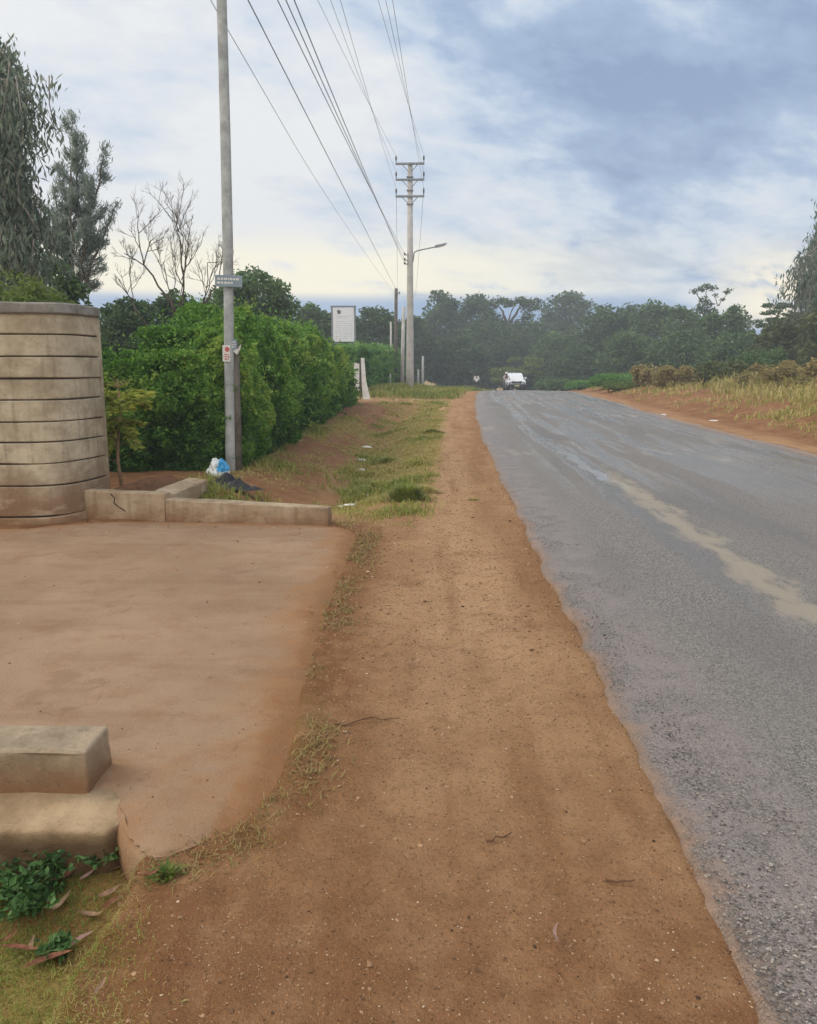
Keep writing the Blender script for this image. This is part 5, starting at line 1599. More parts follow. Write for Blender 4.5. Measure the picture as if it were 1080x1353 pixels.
def loft_x(bm, prof, w0, w1fun=None):
    """side profile (y,z) extruded across x, with width per point"""
    ws = [w0 if w1fun is None else w1fun(y, z) for y, z in prof]
    lo = [bm.verts.new((-w, y, z)) for (y, z), w in zip(prof, ws)]; hi = [bm.verts.new((w, y, z)) for (y, z), w in zip(prof, ws)]
    bm.faces.new(lo); bm.faces.new(hi[::-1]); n = len(prof)
    for i in range(n): bm.faces.new([lo[i], hi[i], hi[(i + 1) % n], lo[(i + 1) % n]])


def pickup():
    Y = 82.0; X = float(X_at(680, Y, 0)); zb = float(H0(X, Y)) + .018 + .05 * (1 - ((X - float(road_c(Y))) / HALF) ** 2)
    t = thing('pickup_truck', 'white pickup truck with a dark bull bar coming along the far end of the road', 'pickup truck', (X, Y, zb), R(1))
    bm = bmesh.new()
    loft_x(bm, [(-2.35, .48), (-2.4, .75), (-2.3, .98), (-1.15, 1.10), (-1.05, 1.10), (2.45, 1.10), (2.5, .5), (1.95, .45), (1.85, .75), (1.15, .75), (1.05, .45), (-1.1, .42), (-1.2, .75), (-1.95, .75), (-2.05, .45)], .86)
    bm_obj('body', bm, MT['carwhite'], t, bevel=.025)
    bm = bmesh.new()
    loft_x(bm, [(-1.10, 1.105), (-.45, 1.66), (-.2, 1.72), (.75, 1.72), (.95, 1.105)], .8, lambda y, z: .82 - (z - 1.1) * .22)
    cab = bm_obj('cab', bm, MT['carwhite'], t, bevel=.03)
    bm = bmesh.new()
    a, b = Vector((0, -1.0, 1.15)), Vector((0, -.46, 1.61)); n_ = Vector((0, -(b - a).z, (b - a).y)).normalized() * .026
    v4 = [bm.verts.new(Vector((x, p.y, p.z)) + n_) for x, p in ((-.72, a), (.72, a), (.62, b), (-.62, b))]; f_ = bm.faces.new(v4)
    r_ = bmesh.ops.extrude_face_region(bm, geom=[f_]); bmesh.ops.translate(bm, verts=[v for v in r_['geom'] if isinstance(v, bmesh.types.BMVert)], vec=-n_ * .7)
    bm_obj('windscreen', bm, MT['glass'], t)
    for s in (-1, 1):
        bm = bmesh.new(); v4 = [bm.verts.new((s * (.832 - (z - 1.1) * .22 + .004), y, z)) for y, z in ((-.85, 1.17), (.7, 1.17), (.6, 1.62), (-.40, 1.62))]; f_ = bm.faces.new(v4)
        r_ = bmesh.ops.extrude_face_region(bm, geom=[f_]); bmesh.ops.translate(bm, verts=[v for v in r_['geom'] if isinstance(v, bmesh.types.BMVert)], vec=(-s * .015, 0, 0))
        bm_obj('side_window', bm, MT['glass'], t)
        bm = bmesh.new(); add_box(bm, (s * .66, -2.36, .84), (.32, .10, .19)); bm_obj('headlight', bm, MT['headlight'], t, bevel=.03)
        bm = bmesh.new(); add_box(bm, (s * .98, -.85, 1.22), (.20, .08, .22)); bm_obj('side_mirror', bm, MT['carwhite'], t, bevel=.03)
        for y in (-1.57, 1.5): wheel(t, Vector((s * .76, y, .36)), .36, .24)
    bm = bmesh.new(); add_box(bm, (0, -2.375, .84), (.92, .07, .17)); bm_obj('grille', bm, MT['plastic'], t, bevel=.02)
    bm = bmesh.new(); add_box(bm, (0, -2.42, .52), (1.68, .22, .26)); bm_obj('bumper', bm, MT['plastic'], t, bevel=.04)
    tubes('bull_bar', [cyl_path([(-.78, -2.56, .45), (-.74, -2.58, .80), (-.4, -2.6, .98), (.4, -2.6, .98), (.74, -2.58, .80), (.78, -2.56, .45)], [.035] * 6), cyl_path([(-.76, -2.58, .66), (.76, -2.58, .66)], [.03] * 2), cyl_path([(-.3, -2.58, .4), (-.3, -2.6, .98)], [.03] * 2), cyl_path([(.3, -2.58, .4), (.3, -2.6, .98)], [.03] * 2)], MT['plastic'], t, 8)
    bm = bmesh.new(); add_box(bm, (0, -2.64, .55), (.46, .015, .12)); bm_obj('number_plate', bm, MT['plate'], t)
    bm = bmesh.new(); add_box(bm, (0, .25, 1.76), (1.05, .8, .05)); bm_obj('roof_rack', bm, MT['steel'], cab, bevel=.01)


pickup()


def motorbike():
    Y = 80.5; X = float(X_at(669.5, Y, 0)); zb = float(H0(X, Y)) + .018 + .05 * (1 - ((X - float(road_c(Y))) / HALF) ** 2)
    t = thing('motorcycle', 'pale motorcycle ridden beside the white pickup', 'motorcycle', (X, Y, zb))
    for y in (-.62, .62):
        bm = bmesh.new()
        V, Q, T_ = tube_arrays([(np.array([(0, y + .29 * math.cos(a), .31 + .29 * math.sin(a)) for a in np.linspace(0, 2 * math.pi, 25)]), np.full(25, .055))], 8)
        wh = mesh_np('wheel', V, Q, T_, MT['tyre'], t, smooth=True)
        tubes('spokes', [cyl_path([(0, y - .25 * math.cos(a), .31 - .25 * math.sin(a)), (0, y + .25 * math.cos(a), .31 + .25 * math.sin(a))], [.012, .012]) for a in np.linspace(0, 2.8, 6)], MT['rim'], wh, 5)
    tubes('fork', [cyl_path([(s * .09, -.62, .31), (s * .09, -.42, .95)], [.028, .03]) for s in (-1, 1)], MT['steel'], t, 7)
    tubes('handlebar', [cyl_path([(-.36, -.25, 1.04), (-.2, -.38, 1.05), (0, -.42, .98), (.2, -.38, 1.05), (.36, -.25, 1.04)], [.017] * 5)], MT['plastic'], t, 7)
    bm = bmesh.new(); add_box(bm, (0, .02, .50), (.26, .50, .36)); bm_obj('engine', bm, MT['steel'], t, bevel=.05)
    bm = bmesh.new(); add_box(bm, (0, -.18, .83), (.30, .46, .22)); bm_obj('fuel_tank', bm, MT['carwhite'], t, bevel=.07)
    bm = bmesh.new(); add_box(bm, (0, .38, .83), (.26, .75, .11)); bm_obj('seat', bm, MT['plastic'], t, bevel=.04)
    bm = bmesh.new(); add_box(bm, (0, -.53, .93), (.24, .12, .24)); fa = bm_obj('fairing', bm, MT['carwhite'], t, bevel=.04)
    ball('headlight', Vector((0, -.60, .93)), .08, (1, .5, 1), MT['headlight'], fa)
    bm = bmesh.new(); add_box(bm, (0, -.66, .64), (.13, .40, .03)); bm_obj('front_mudguard', bm, MT['carwhite'], t, bevel=.01)
    tubes('exhaust', [cyl_path([(.13, -.05, .35), (.15, .2, .30), (.16, .75, .38)], [.025, .03, .045])], MT['rim'], t, 8)
    person('person in a pale shirt and white helmet riding the motorcycle', (X, Y, zb), 0,
           dict(pelvis=(0, .28, .93), waist=(0, .24, 1.07), chest=(0, .16, 1.32), neck=(0, .13, 1.49), head=(0, .10, 1.57), crown=(0, .10, 1.68),
                shl=(-.19, .15, 1.42), ell=(-.30, -.03, 1.21), wrl=(-.32, -.19, 1.08), shr=(.19, .15, 1.42), elr=(.30, -.03, 1.21), wrr=(.32, -.19, 1.08),
                hipl=(-.12, .25, .91), knl=(-.22, -.13, .78), anl=(-.20, .06, .38), tol=(-.20, -.08, .33), hipr=(.12, .25, .91), knr=(.22, -.13, .78), anr=(.20, .06, .38), tor=(.20, -.08, .33)),
           MT['shirt_pink'], MT['trousers'], MT['helmet'], hair=False)


motorbike()


# ------------------------------------------------------------------ ground cover
def blades(name, X, Y, hgt, wid, mat, lean=.5, var=None, zoff=0.0):
    n = len(X)
    Z = H(X, Y) + zoff
    a = rng.random(n) * 6.283
    dx, dy = np.cos(a), np.sin(a)
    ln = lean * (.3 + rng.random(n))
    sx, sy_ = -dy, dx
    V = np.empty((n, 5, 3))
    b = np.stack([X, Y, Z - .005], 1)
    s = np.stack([sx * wid, sy_ * wid, np.zeros(n)], 1)
    m_ = b + np.stack([dx * hgt * ln * .35, dy * hgt * ln * .35, hgt * .62], 1)
    tp = b + np.stack([dx * hgt * ln * 1.1, dy * hgt * ln * 1.1, hgt * (1 - .3 * ln)], 1)
    V[:, 0] = b - s; V[:, 1] = b + s; V[:, 2] = m_ + s * .7; V[:, 3] = m_ - s * .7; V[:, 4] = tp
    i = np.arange(n) * 5
    q = np.stack([i, i + 1, i + 2, i + 3], 1); t = np.stack([i + 3, i + 2, i + 4], 1)
    if var is None: var = rng.random(n)
    return mesh_np(name, V.reshape(-1, 3), q, t, mat, None, fattrs={'var': np.r_[var, var]})


def scatter(x0, x1, y0, y1, n):
    return x0 + (x1 - x0) * rng.random(n), y0 + (y1 - y0) * rng.random(n)


def ok_place(X, Y, edge=.0):
    c = road_c(Y)
    return (np.abs(X - c) > HALF + .12) & (poly_sd(X, Y, DRIVE) < -.01 + edge)


# near corner
X, Y = scatter(-2.4, .0, .9, 2.85, 150000)
g, _, _ = ground_masks(X, Y)
k = (rng.random(len(X)) < g * .7) & ok_place(X, Y); X, Y = X[k], Y[k]
dryv = np.clip(.25 + .5 * sstep(-1.6, -.6, X) + (fbm(X * 4, Y * 4, 201) - .5) * .9 + rng.normal(size=len(X)) * .12, 0, 1)
tag(blades('verge_grass', X, Y, (.010 + .026 * rng.random(len(X)) ** 1.4) * (1.15 - .5 * dryv), .0014, MT['grass'], 1.0, dryv), 'short mixed green and straw grass on the bank below the drain block', 'grass', kind='stuff')
# dry strip along the driveway
X, Y = scatter(-1.5, .25, 2.3, 8.4, 60000)
sdv = poly_sd(X, Y, DRIVE); nn = fbm(X * 2.2, Y * 1.6, 205)
k = (rng.random(len(X)) < np.exp(-((sdv + .07) / .12) ** 2) * sstep(.40, .66, nn) * .55) & (sdv < .03); X, Y = X[k], Y[k]
tag(blades('dry_grass', X, Y, (.008 + .022 * rng.random(len(X))) * (1 + .05 * Y), .0014 + .0005 * Y, MT['straw'], 1.9, np.clip(.15 + .85 * rng.random(len(X)), 0, 1), .004), 'trampled straw-coloured grass along the edge of the driveway', 'grass', kind='stuff')
# verge
X, Y = scatter(-3.6, .4, 7.6, 36, 170000)
g, _, _ = ground_masks(X, Y)
k = (rng.random(len(X)) < g * np.clip(14 / Y, .25, 1.3)) & ok_place(X, Y) & (rng.random(len(X)) < .8); X, Y = X[k], Y[k]
hn = fbm(X * 1.3, Y * .9, 207)
v = np.clip(.64 - .7 * (hn - .48) + rng.normal(size=len(X)) * .14, 0, 1)
tag(blades('verge_grass', X, Y, (.025 + .05 * rng.random(len(X))) * (.6 + 1.6 * sstep(.5, .75, hn)), .003 + .0004 * Y, MT['grass'], 1.0, v), 'yellow-green grass along the shallow verge ditch between hedge and footpath', 'grass', kind='stuff')
# far bank
X, Y = scatter(-4.5, 7, 36, 95, 70000)
c = road_c(Y); xl = X - (c - HALF)
g, _, _ = ground_masks(X, Y)
k = (xl < -.45) & (xl > -8.5) & (rng.random(len(X)) < g * .9) & (np.abs(Y - 36) > 1.4); X, Y = X[k], Y[k]
hn = fbm(X * .6, Y * .25, 209)
tag(blades('bank_grass', X, Y, (.10 + .22 * rng.random(len(X))) * (.5 + 1.4 * hn), .022, MT['grass'], .8, np.clip(.3 + (.5 - hn) * .9 + rng.normal(size=len(X)) * .14, 0, 1)), 'rough green-brown grass on the bank round the concrete utility pole', 'grass', kind='stuff')
# right bank
X, Y = scatter(7, 30, 8, 90, 260000)
c = road_c(Y); xr = X - (c + HALF)
g, _, _ = ground_masks(X, Y)
k = (xr > .5) & (rng.random(len(X)) < g * np.clip(22 / Y, .3, 1)) & (rng.random(len(X)) < .9); X, Y, xr = X[k], Y[k], xr[k]
hn = fbm(X * .7, Y * .4, 211)
tag(blades('bank_grass', X, Y, (.08 + .28 * rng.random(len(X))) * (.4 + 1.3 * hn) * (.6 + 1.2 * sstep(2.2, 6, xr) * (.5 + 1.0 * rng.random(len(X)))), .012 + .0004 * Y, MT['grass'], .9, np.clip(.72 + rng.normal(size=len(X)) * .18 - .5 * sstep(45, 60, Y), 0, 1)), 'dry tawny grass on the red bank across the road', 'grass', kind='stuff')


# grass tufts (countable)
def tuft(label, px, py, h, w, n, v0, group=None, name='grass_tuft', flat=1.0):
    p = gnd(px, py); X0, Y0 = p[0], p[1]; z = float(H(X0, Y0))
    a = rng.random(n) * 6.283; r_ = np.abs(rng.normal(size=n)) * w * .45
    X = np.cos(a) * r_; Y = np.sin(a) * r_ * .8
    hgt = h * (.5 + .6 * rng.random(n)) * np.exp(-(r_ / w) ** 2)
    ln = .25 + .9 * r_ / w + .3 * rng.random(n); wid = .003 + .0006 * Y0
    dx, dy = np.cos(a), np.sin(a); s = np.stack([-dy * wid, dx * wid, 0 * a], 1)
    b = np.stack([X, Y, np.full(n, -.02)], 1)
    m_ = b + np.stack([dx * hgt * ln * .35, dy * hgt * ln * .35, hgt * .62], 1); tp = b + np.stack([dx * hgt * ln, dy * hgt * ln, hgt * (1 - .25 * ln)], 1)
    V = np.stack([b - s, b + s, m_ + s * .7, m_ - s * .7, tp], 1).reshape(-1, 3); i = np.arange(n) * 5
    va = np.clip(v0 + rng.normal(size=n) * .14, 0, 1)
    o = mesh_np(name, V, np.stack([i, i + 1, i + 2, i + 3], 1), np.stack([i + 3, i + 2, i + 4], 1), MT['grass'], None, fattrs={'var': np.r_[va, va]})
    o.location = (float(X0), float(Y0), z)
    tag(o, label, 'grass tuft', group)


tuft('big green grass tuft at the footpath edge, past the end of the long kerb', 537, 660, .26, .26, 800, .32)
tuft('brownish grass tuft leaning out beside the big green tuft', 562, 650, .14, .22, 350, .75)
tuft('dull green tuft in the verge ditch behind the big tuft', 515, 597, .15, .3, 300, .5)
tuft('green clump in the verge nearest the field entrance', 572, 572, .16, .4, 450, .38)
tuft('small brown tuft on the footpath beside the road', 625, 660, .06, .12, 120, .7)
tuft('dark tuft by the ditch below the end of the hedge', 500, 632, .18, .22, 260, .6)
tuft('small green tuft growing against the rounded driveway corner', 222, 1142, .07, .06, 200, .1)
tuft('straw tuft on the dirt near the bottom edge of the picture', 225, 1318, .028, .06, 70, .8)
tuft('straw tuft beside the driveway edge below the rounded corner', 300, 1240, .02, .07, 60, .8)
tuft('yellowish tuft on the dirt strip at the driveway edge', 405, 1072, .025, .07, 90, .7)
tuft('dull tuft on the drier end of the red bank across the road', 968, 532, .34, .5, 400, .5)


# broad-leaved weeds under the drain block
MT['weed'] = leaf_mat('weed_leaf', [(0, (.025, .06, .014)), (.5, (.06, .145, .032)), (1, (.15, .26, .08))], .35, .6)
def weed(label, px, py, n, h, w, zz=-.2):
    p = gnd(px, py, zz); z = float(H(p[0], p[1]))
    t = thing('weed', label, 'weed', (p[0], p[1], z), 0)
    P = []; D = []; L = []; paths = []
    for k in range(n):
        a = rng.random() * 6.283; r_ = w * rng.random() ** .6; hh_ = h * (.5 + .6 * rng.random())
        tip = np.array([math.cos(a) * r_, math.sin(a) * r_, hh_])
        P.append(tip * .5); D.append(tip / np.linalg.norm(tip)); L.append(-np.linalg.norm(tip))
        for j in range(6):
            f = .35 + .65 * (j + 1) / 6; b = tip * f + np.array([0, 0, .1 * hh_ * f * (1 - f)])
            d = np.array([rng.normal(), rng.normal(), .15 + .3 * rng.normal()]); d /= np.linalg.norm(d)
            l = .028 * (.6 + .7 * rng.random()); P.append(b + d * l * .5); D.append(d); L.append(l * 1.15)
    L = np.array(L); leaves('foliage', np.array(P), np.array(D), np.abs(L), np.where(L < 0, .005, L * .6), MT['weed'], t)


weed('leafy green weed at the middle of the drain block foot', 72, 1160, 30, .14, .12)
weed('dark leafy weed patch in the corner of the picture under the drain block', 14, 1180, 40, .11, .16)
weed('small leafy weed beside the rounded driveway corner, by the reddish dry leaf', 138, 1152, 20, .09, .07)
weed('low leafy weed between the two larger weeds', 40, 1195, 26, .09, .13)
weed('tiny pale green weed among the dry leaves in the grass', 72, 1245, 16, .05, .06)

# dead leaves
MT['deadleaf'] = simple_mat('dead_leaf_reddish', (.33, .145, .085), .8, .2, var=.35, scale=30)
MT['deadpale'] = simple_mat('dead_leaf_tan', (.46, .30, .19), .8, .2, var=.3, scale=30)
MT['deadgrey'] = simple_mat('dead_leaf_pinkish', (.50, .32, .27), .8, .2, var=.25, scale=30)
def dead_leaf(px, py, l, ang, mat, label, zz=-.19, curl=.25, w=.2, name='dead_leaf', group=None, cat='dead leaf'):
    p = gnd(px, py, zz); z = float(H(p[0], p[1]))
    n = 9; t = np.linspace(-1, 1, n); hw = w * l * .5 * (1 - np.abs(t) ** 2.2) + .001
    bend = curl * l * (t ** 2) * .5
    side = .18 * l * np.sin(t * 1.5 + rng.random() * 3)
    V = []
    for k in range(n):
        for s, zl in ((-1, .35), (0, 0), (1, .35)):
            V.append((t[k] * l / 2, side[k] + s * hw[k], bend[k] + zl * hw[k] + .006))
    V = np.array(V); i = np.arange(n - 1)[:, None] * 3; j = np.arange(2)[None, :]
    q = np.stack([i + j, i + j + 1, i + 3 + j + 1, i + 3 + j], -1).reshape(-1, 4)
    me = bpy.data.meshes.new(name); bm = bmesh.new(); vs = [bm.verts.new(v) for v in V]
    for f in q: bm.faces.new([vs[int(a)] for a in f])
    bmesh.ops.solidify(bm, geom=list(bm.faces), thickness=.0012)
    bm.to_mesh(me); bm.free(); me.materials.append(mat)
    o = bpy.data.objects.new(name, me); link(o); o.location = (float(p[0]), float(p[1]), z + .018); o.rotation_euler = (rng.normal() * .1, rng.normal() * .1, R(ang))
    tag(o, label, cat, group)


gl = 'dead leaves fallen round the drain block'
DL = [(117, 1163, .10, 70, 'deadgrey', 'pinkish dead leaf standing up against the weed under the rounded corner'),
      (92, 1162, .13, 40, 'deadleaf', 'long reddish dead leaf lying under the weed by the drain block'),
      (143, 1182, .10, 55, 'deadpale', 'tan curled dead leaf right below the rounded driveway corner'),
      (120, 1200, .11, 15, 'deadpale', 'tan dead leaf lying flat just below the curled one'),
      (152, 1190, .09, 65, 'deadleaf', 'reddish dead leaf crossing the end of the flat tan leaf'),
      (80, 1192, .11, 40, 'deadpale', 'tan dead leaf with a bent tip between the weeds'),
      (105, 1228, .14, 45, 'deadgrey', 'broad pinkish dead leaf half in the grass'),
      (62, 1258, .16, 40, 'deadleaf', 'long twig-like reddish leaf pointing to the picture corner'),
      (44, 1232, .07, 100, 'deadpale', 'small tan dead leaf on the yellow-green grass'),
      (8, 1228, .10, 40, 'deadleaf', 'reddish dead leaf at the edge of the picture by the dark weed'),
      (200, 1216, .10, 55, 'deadleaf', 'reddish dead leaf alone on the bare earth below the driveway corner'),
      (158, 1216, .03, -60, 'deadpale', 'tiny pale leaf on bare earth, with no other leaf near'),
      (24, 1240, .12, 30, 'deadleaf', 'dark reddish leaf sunk in the grass near the picture edge')]
for px, py, l, a, m_, lb in DL: dead_leaf(px, py, l * (.65 + .35 * rng.random()), a + rng.normal() * 12, w=.15 + .1 * rng.random(), curl=.15 + .5 * rng.random(), mat=MT[m_], label=lb, group=gl)
dead_leaf(545, 879, .10, 60, MT['deadpale'], 'pale dead leaf lying alone in the middle of the footpath', 0, group=gl)
dead_leaf(737, 1243, .07, 70, MT['deadgrey'], 'pink curved leaf on the dirt near the broken road edge', 0, group=gl, w=.12)
dead_leaf(610, 855, .07, 15, MT['deadpale'], 'small pale leaf further up the footpath', 0, group=gl)
dead_leaf(678, 833, .07, 0, MT['deadgrey'], 'small pinkish leaf near the road edge', 0, group=gl)
dead_leaf(136, 1338, .06, 110, MT['deadpale'], 'pale curled leaf at the very bottom of the picture', -.1, group=gl)

# twigs
MT['twig'] = simple_mat('twig', (.13, .07, .04), .9, .1)
def twig(px, py, l, ang, label, zz=0.0):
    p = gnd(px, py, zz); z = float(H(p[0], p[1])); a = R(ang)
    d = np.array([math.cos(a), math.sin(a), 0]) * l / 2
    P, r_ = limb(-d + (0, 0, .008), d + (0, 0, .012), .004, .002, 6, .06)
    o = tubes('twig', [(P, r_), limb(P[3], P[3] + np.array([d[1], -d[0], 0]) * .5 + d * .4 + (0, 0, .01), .002, .001, 4, .05)], MT['twig'], None, 5)
    o.location = (float(p[0]), float(p[1]), z + .004); tag(o, label, 'twig', 'twigs on the dirt')


twig(485, 955, .30, 12, 'twig on the bare strip at the driveway edge')
twig(320, 915, .34, -4, 'long thin twig lying on the driveway', .012)
twig(660, 1110, .10, 30, 'small dark twig on the footpath')
twig(820, 1168, .09, 0, 'dark twig near the road edge at the lower part of the path')
twig(60, 735, .42, 5, 'dark twig on the driveway below the curved wall', .012)

# litter
MT['bag_blue'] = None
def litter_mat():
    m, nt = new_mat('printed_plastic_bag'); o = OBJ(nt)
    n = NOISE(nt, o, 7, 3, .5); 
    s = N(nt, 'ShaderNodeSeparateXYZ', {0: o})
    c = MIX(nt, SS(nt, M(nt, 'ADD', s.outputs[0], M(nt, 'MULTIPLY', M(nt, 'SUBTRACT', n, .5), .25)), -.03, .01), (.66, .68, .66), (.03, .28, .55))
    c = MIX(nt, SS(nt, M(nt, 'ADD', s.outputs[2], M(nt, 'MULTIPLY', M(nt, 'SUBTRACT', n, .5), .2)), .08, .05), c, (.66, .68, .68))
    OUT(nt, c, .35, BUMP(nt, NOISE(nt, o, 25, 3), .6, .01), .5)
    return m


def crumple(name, px, py, sx, sy_, sz, mat, label, cat, zz=0.0, seed=0, sub=4, sharp=.45, group=None):
    p = gnd(px, py, zz); z = float(H(p[0], p[1]))
    bm = bmesh.new(); bmesh.ops.create_icosphere(bm, subdivisions=sub, radius=1)
    g = np.random.default_rng(seed); fo = [(unit(1, g)[0], 1.5 + 3 * g.random(), g.random() * 6) for _ in range(14)]
    for v in bm.verts:
        q = np.array(v.co); n_ = q / np.linalg.norm(q)
        k = sum(abs(math.sin(f * (q @ d) * 2 + ph)) - .6 for d, f, ph in fo) / 14
        q = q * (1 + sharp * 2.2 * k)
        q = q * np.array([sx, sy_, sz]); q[2] = max(q[2], -.15 * sz)
        v.co = Vector(q)
    o = bm_obj(name, bm, mat, None); o.location = (float(p[0]), float(p[1]), z + sz * .12)
    tag(o, label, cat, group)
    return o


MT['black_plastic'] = simple_mat('black_plastic_sheet', (.035, .035, .037), .35, .5, var=.3, scale=8)
MT['litter_white'] = simple_mat('litter_white', (.60, .58, .54), .7, .3, var=.15)
crumple('plastic_bag', 290, 641, .13, .11, .19, litter_mat(), 'blue and white printed plastic bag slumped at the foot of the wooden pole', 'plastic bag', 0, 3, 5, .62)


def sheet(px, py, pts, mat, label, zz=.0):
    p = gnd(px, py, zz); z = float(H(p[0], p[1]))
    poly = np.array(pts, float)
    n = 26; bm = bmesh.new(); xs = np.linspace(poly[:, 0].min(), poly[:, 0].max(), n * 2); ys = np.linspace(poly[:, 1].min(), poly[:, 1].max(), n)
    XX, YY = np.meshgrid(xs, ys); sd = poly_sd(XX, YY, pts)
    ridge = np.abs(fbm(XX * 4.5, YY * 4.5, 301, 3) - .5) * 2
    ZZ = .17 * sstep(0, .2, sd) * (1 - ridge) ** 2.2 + .03 * fbm(XX * 14, YY * 14, 303) + .01 + .05 * np.exp(-((XX + .08) / .14) ** 2) * sstep(0, .12, sd)
    vs = {}
    for i in range(n):
        for j in range(n * 2):
            if sd[i, j] > -.005: vs[i, j] = bm.verts.new((float(XX[i, j]), float(YY[i, j]), float(ZZ[i, j])))
    for i in range(n - 1):
        for j in range(n * 2 - 1):
            k = [(i, j), (i, j + 1), (i + 1, j + 1), (i + 1, j)]
            if all(a in vs for a in k): bm.faces.new([vs[a] for a in k])
    bmesh.ops.solidify(bm, geom=list(bm.faces), thickness=.003)
    o = bm_obj('plastic_sheet', bm, mat, None); o.location = (float(p[0]), float(p[1]), z)
    tag(o, label, 'plastic sheet')


sheet(312, 655, [(-.42, -.10), (-.2, -.16), (.1, -.14), (.36, -.12), (.40, -.02), (.12, .10), (.0, .20), (-.12, .22), (-.25, .12), (-.42, .06)], MT['black_plastic'], 'crumpled black plastic sheet lying behind the long kerb by the wooden pole')
lt = 'scraps of pale litter in the verge'
for k, (px, py, sx, sz, lb) in enumerate([(468, 648, .14, .02, 'long flat white scrap on the yellow grass of the verge'), (450, 645, .05, .02, 'small white scrap beside the long flat one'), (385, 654, .13, .04, 'pale crumpled scrap behind the long kerb'), (403, 658, .08, .04, 'pale scrap next to the crumpled one behind the kerb'),
                                          (476, 594, .12, .03, 'white scrap in the verge ditch, upper one of two'), (477, 604, .08, .03, 'white scrap in the verge ditch, lower one of two'), (484, 578, .12, .04, 'greyish scrap highest up the ditch side'), (557, 522, .16, .08, 'white crumpled litter on the bank by the concrete utility pole'),
                                          (483, 638, .05, .03, 'tiny pale scrap below the hedge end')]):
    crumple('litter_scrap', px, py, sx, sx * .35, sz, MT['litter_white'], lb, 'litter', 0, 40 + k, 2, .3, lt)
lr = 'white litter across the road'
for k, (px, py, sx, sz, lb) in enumerate([(973, 521, .22, .10, 'white litter heap on the bank crest, at the start of the pale line'), (990, 521, .40, .05, 'long thin white litter lying along the bank crest'), (1006, 521, .18, .08, 'white litter piece at the far end of the pale line on the bank'),
                                          (877, 549, .10, .05, 'small white litter on the road edge below the red bank'), (944, 557, .14, .03, 'pale flat stone at the foot of the red bank')]):
    crumple('litter_scrap', px, py, sx, sx * .4, sz, MT['litter_white'], lb, 'litter', .3 if py < 530 else 0, 60 + k, 2, .3, lr)


# stones and pebbles
def stones(name, X, Y, Z, r, mat, label):
    n = len(X)
    base = np.array([(1, 0, 0), (-1, 0, 0), (0, 1, 0), (0, -1, 0), (0, 0, 1), (0, 0, -1), (.6, .6, .5), (-.6, .6, .5), (.6, -.6, .5), (-.6, -.6, .5)], float)
    tr = np.array([(4, 6, 7), (4, 7, 9), (4, 9, 8), (4, 8, 6), (6, 0, 2), (6, 2, 7), (7, 2, 1), (7, 1, 9), (9, 1, 3), (9, 3, 8), (8, 3, 0), (8, 0, 6), (5, 2, 0), (5, 1, 2), (5, 3, 1), (5, 0, 3)])
    # fix winding around
    sc = r[:, None] * np.stack([.7 + .7 * rng.random(n), .7 + .7 * rng.random(n), .4 + .4 * rng.random(n)], 1)
    V = base[None] * (1 + .25 * rng.normal(size=(n, 10, 1))) * sc[:, None, :]
    a = rng.random(n) * 6.283; ca, sa = np.cos(a)[:, None], np.sin(a)[:, None]
    x = V[..., 0] * ca - V[..., 1] * sa; y = V[..., 0] * sa + V[..., 1] * ca
    V[..., 0] = x + X[:, None]; V[..., 1] = y + Y[:, None]; V[..., 2] += (Z + r * .12)[:, None]
    T_ = (tr[None] + (np.arange(n) * 10)[:, None, None]).reshape(-1, 3)
    v = np.repeat(rng.random(n), 16)
    tag(mesh_np(name, V.reshape(-1, 3), None, T_, mat, None, fattrs={'var': v}), label, 'gravel', kind='stuff')


m, nt = new_mat('pebble'); v_ = ATTR(nt, 'var'); cr = N(nt, 'ShaderNodeValToRGB', {0: v_}); e = cr.color_ramp.elements
e[0].color = (.05, .028, .016, 1); e[1].color = (.52, .42, .30, 1); e[1].position = 1
for p_, c_ in ((.30, (.17, .09, .042, 1)), (.80, (.36, .22, .12, 1)), (.95, (.40, .27, .16, 1))): k_ = e.new(p_); k_.color = c_
OUT(nt, cr.outputs[0], .9, None, .2); MT['pebble'] = m
n = 42000
Y = 1.5 * (16 / 1.5) ** rng.random(n); X = -1.0 + 1.95 * rng.random(n) ** .9
kk = (np.abs(X - road_c(Y)) > HALF - .05) & ((poly_sd(X, Y, DRIVE) < 0)) & ((Y < 8.5) | (X > -.3)); X, Y = X[kk], Y[kk]
r_ = (.0016 + .0028 * rng.random(len(X)) ** 3) * np.clip(Y / 3.5, .8, 1.6); r_[rng.random(len(X)) < .012] *= 2.3; r_[rng.random(len(X)) < .003] *= 2.6
stones('path_gravel', X, Y, H(X, Y), r_, MT['pebble'], 'small stones and grit strewn over the dirt footpath')
n = 5200
Y = 2.5 * (8.2 / 2.5) ** rng.random(n); X = -5.5 + 5.4 * rng.random(n)
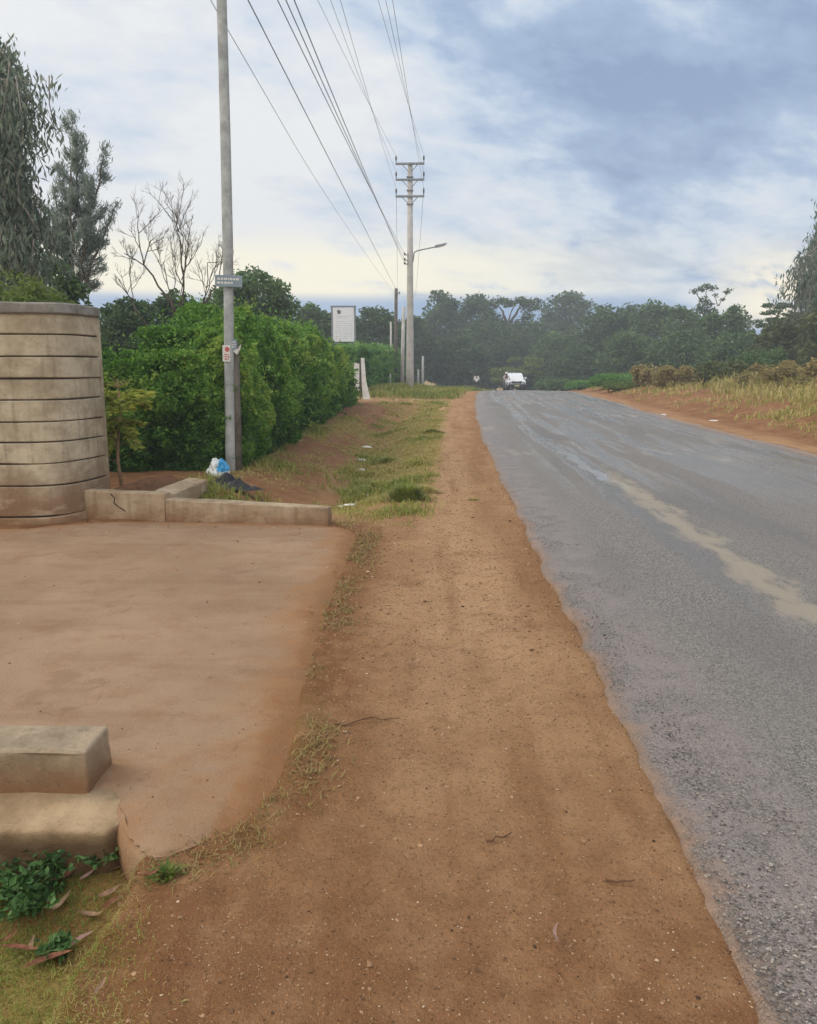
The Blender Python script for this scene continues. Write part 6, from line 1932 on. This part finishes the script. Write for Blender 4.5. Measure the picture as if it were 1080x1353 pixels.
kk = poly_sd(X, Y, DRIVE) > .03; kk &= rng.random(n) < .15 + .85 * np.exp(-poly_sd(X, Y, DRIVE) / .35); X, Y = X[kk], Y[kk]
Zs = .012 + (fbm(X * 1.2, Y * 1.2, 83) - .5) * .02 + (fbm(X * 8, Y * 8, 85) - .5) * .004
stones('driveway_grit', X, Y, Zs, (.0022 + .004 * rng.random(len(X)) ** 4) * np.clip(Y / 4, .8, 1.8), MT['pebble'], 'loose grit scattered over the driveway concrete')
m, nt = new_mat('road_chip'); v_ = ATTR(nt, 'var'); cr = N(nt, 'ShaderNodeValToRGB', {0: v_}); e = cr.color_ramp.elements
e[0].color = (.06, .055, .052, 1); e[1].color = (.36, .31, .26, 1); k_ = e.new(.6); k_.color = (.18, .155, .135, 1)
OUT(nt, cr.outputs[0], .8, None, .3); MT['chip'] = m
n = 15000
Y = 1.5 * (9 / 1.5) ** rng.random(n); u_ = .05 + np.abs(rng.normal(size=n)) * .42
kk = sstep(.35, .6, fbm(u_ * 3, Y * 2, 221)) * np.exp(-(u_ / .8) ** 2) > rng.random(n); Y, u_ = Y[kk], u_[kk]
X = road_c(Y) - HALF + u_; t__ = u_ / (2 * HALF)
Z = H0(X, Y) + .026 + .05 * (1 - (2 * t__ - 1) ** 2) + (fbm(X * .9, Y * .35, 71, 3) - .5) * .03 - .002
stones('road_gravel', X, Y, Z, .0022 + .0032 * rng.random(len(X)) ** 2, MT['chip'], 'loose dark chippings along the worn edge of the road')


# ------------------------------------------------------------------ haze
def haze():
    bm = bmesh.new(); add_box(bm, (0, 55, 12.0), (240, 220, 36.0))
    m, nt = new_mat('haze')
    v = N(nt, 'ShaderNodeVolumePrincipled', {'Color': (.86, .92, 1.0, 1), 'Density': HAZE, 'Anisotropy': .0})
    N(nt, 'ShaderNodeOutputMaterial', {1: v.outputs[0]})
    o = bm_obj('haze', bm, m); tag(o, kind='stuff')
    o['label'] = 'thin pale morning haze over the whole road'; o['category'] = 'haze'


HAZE = .0018
if HAZE: haze()
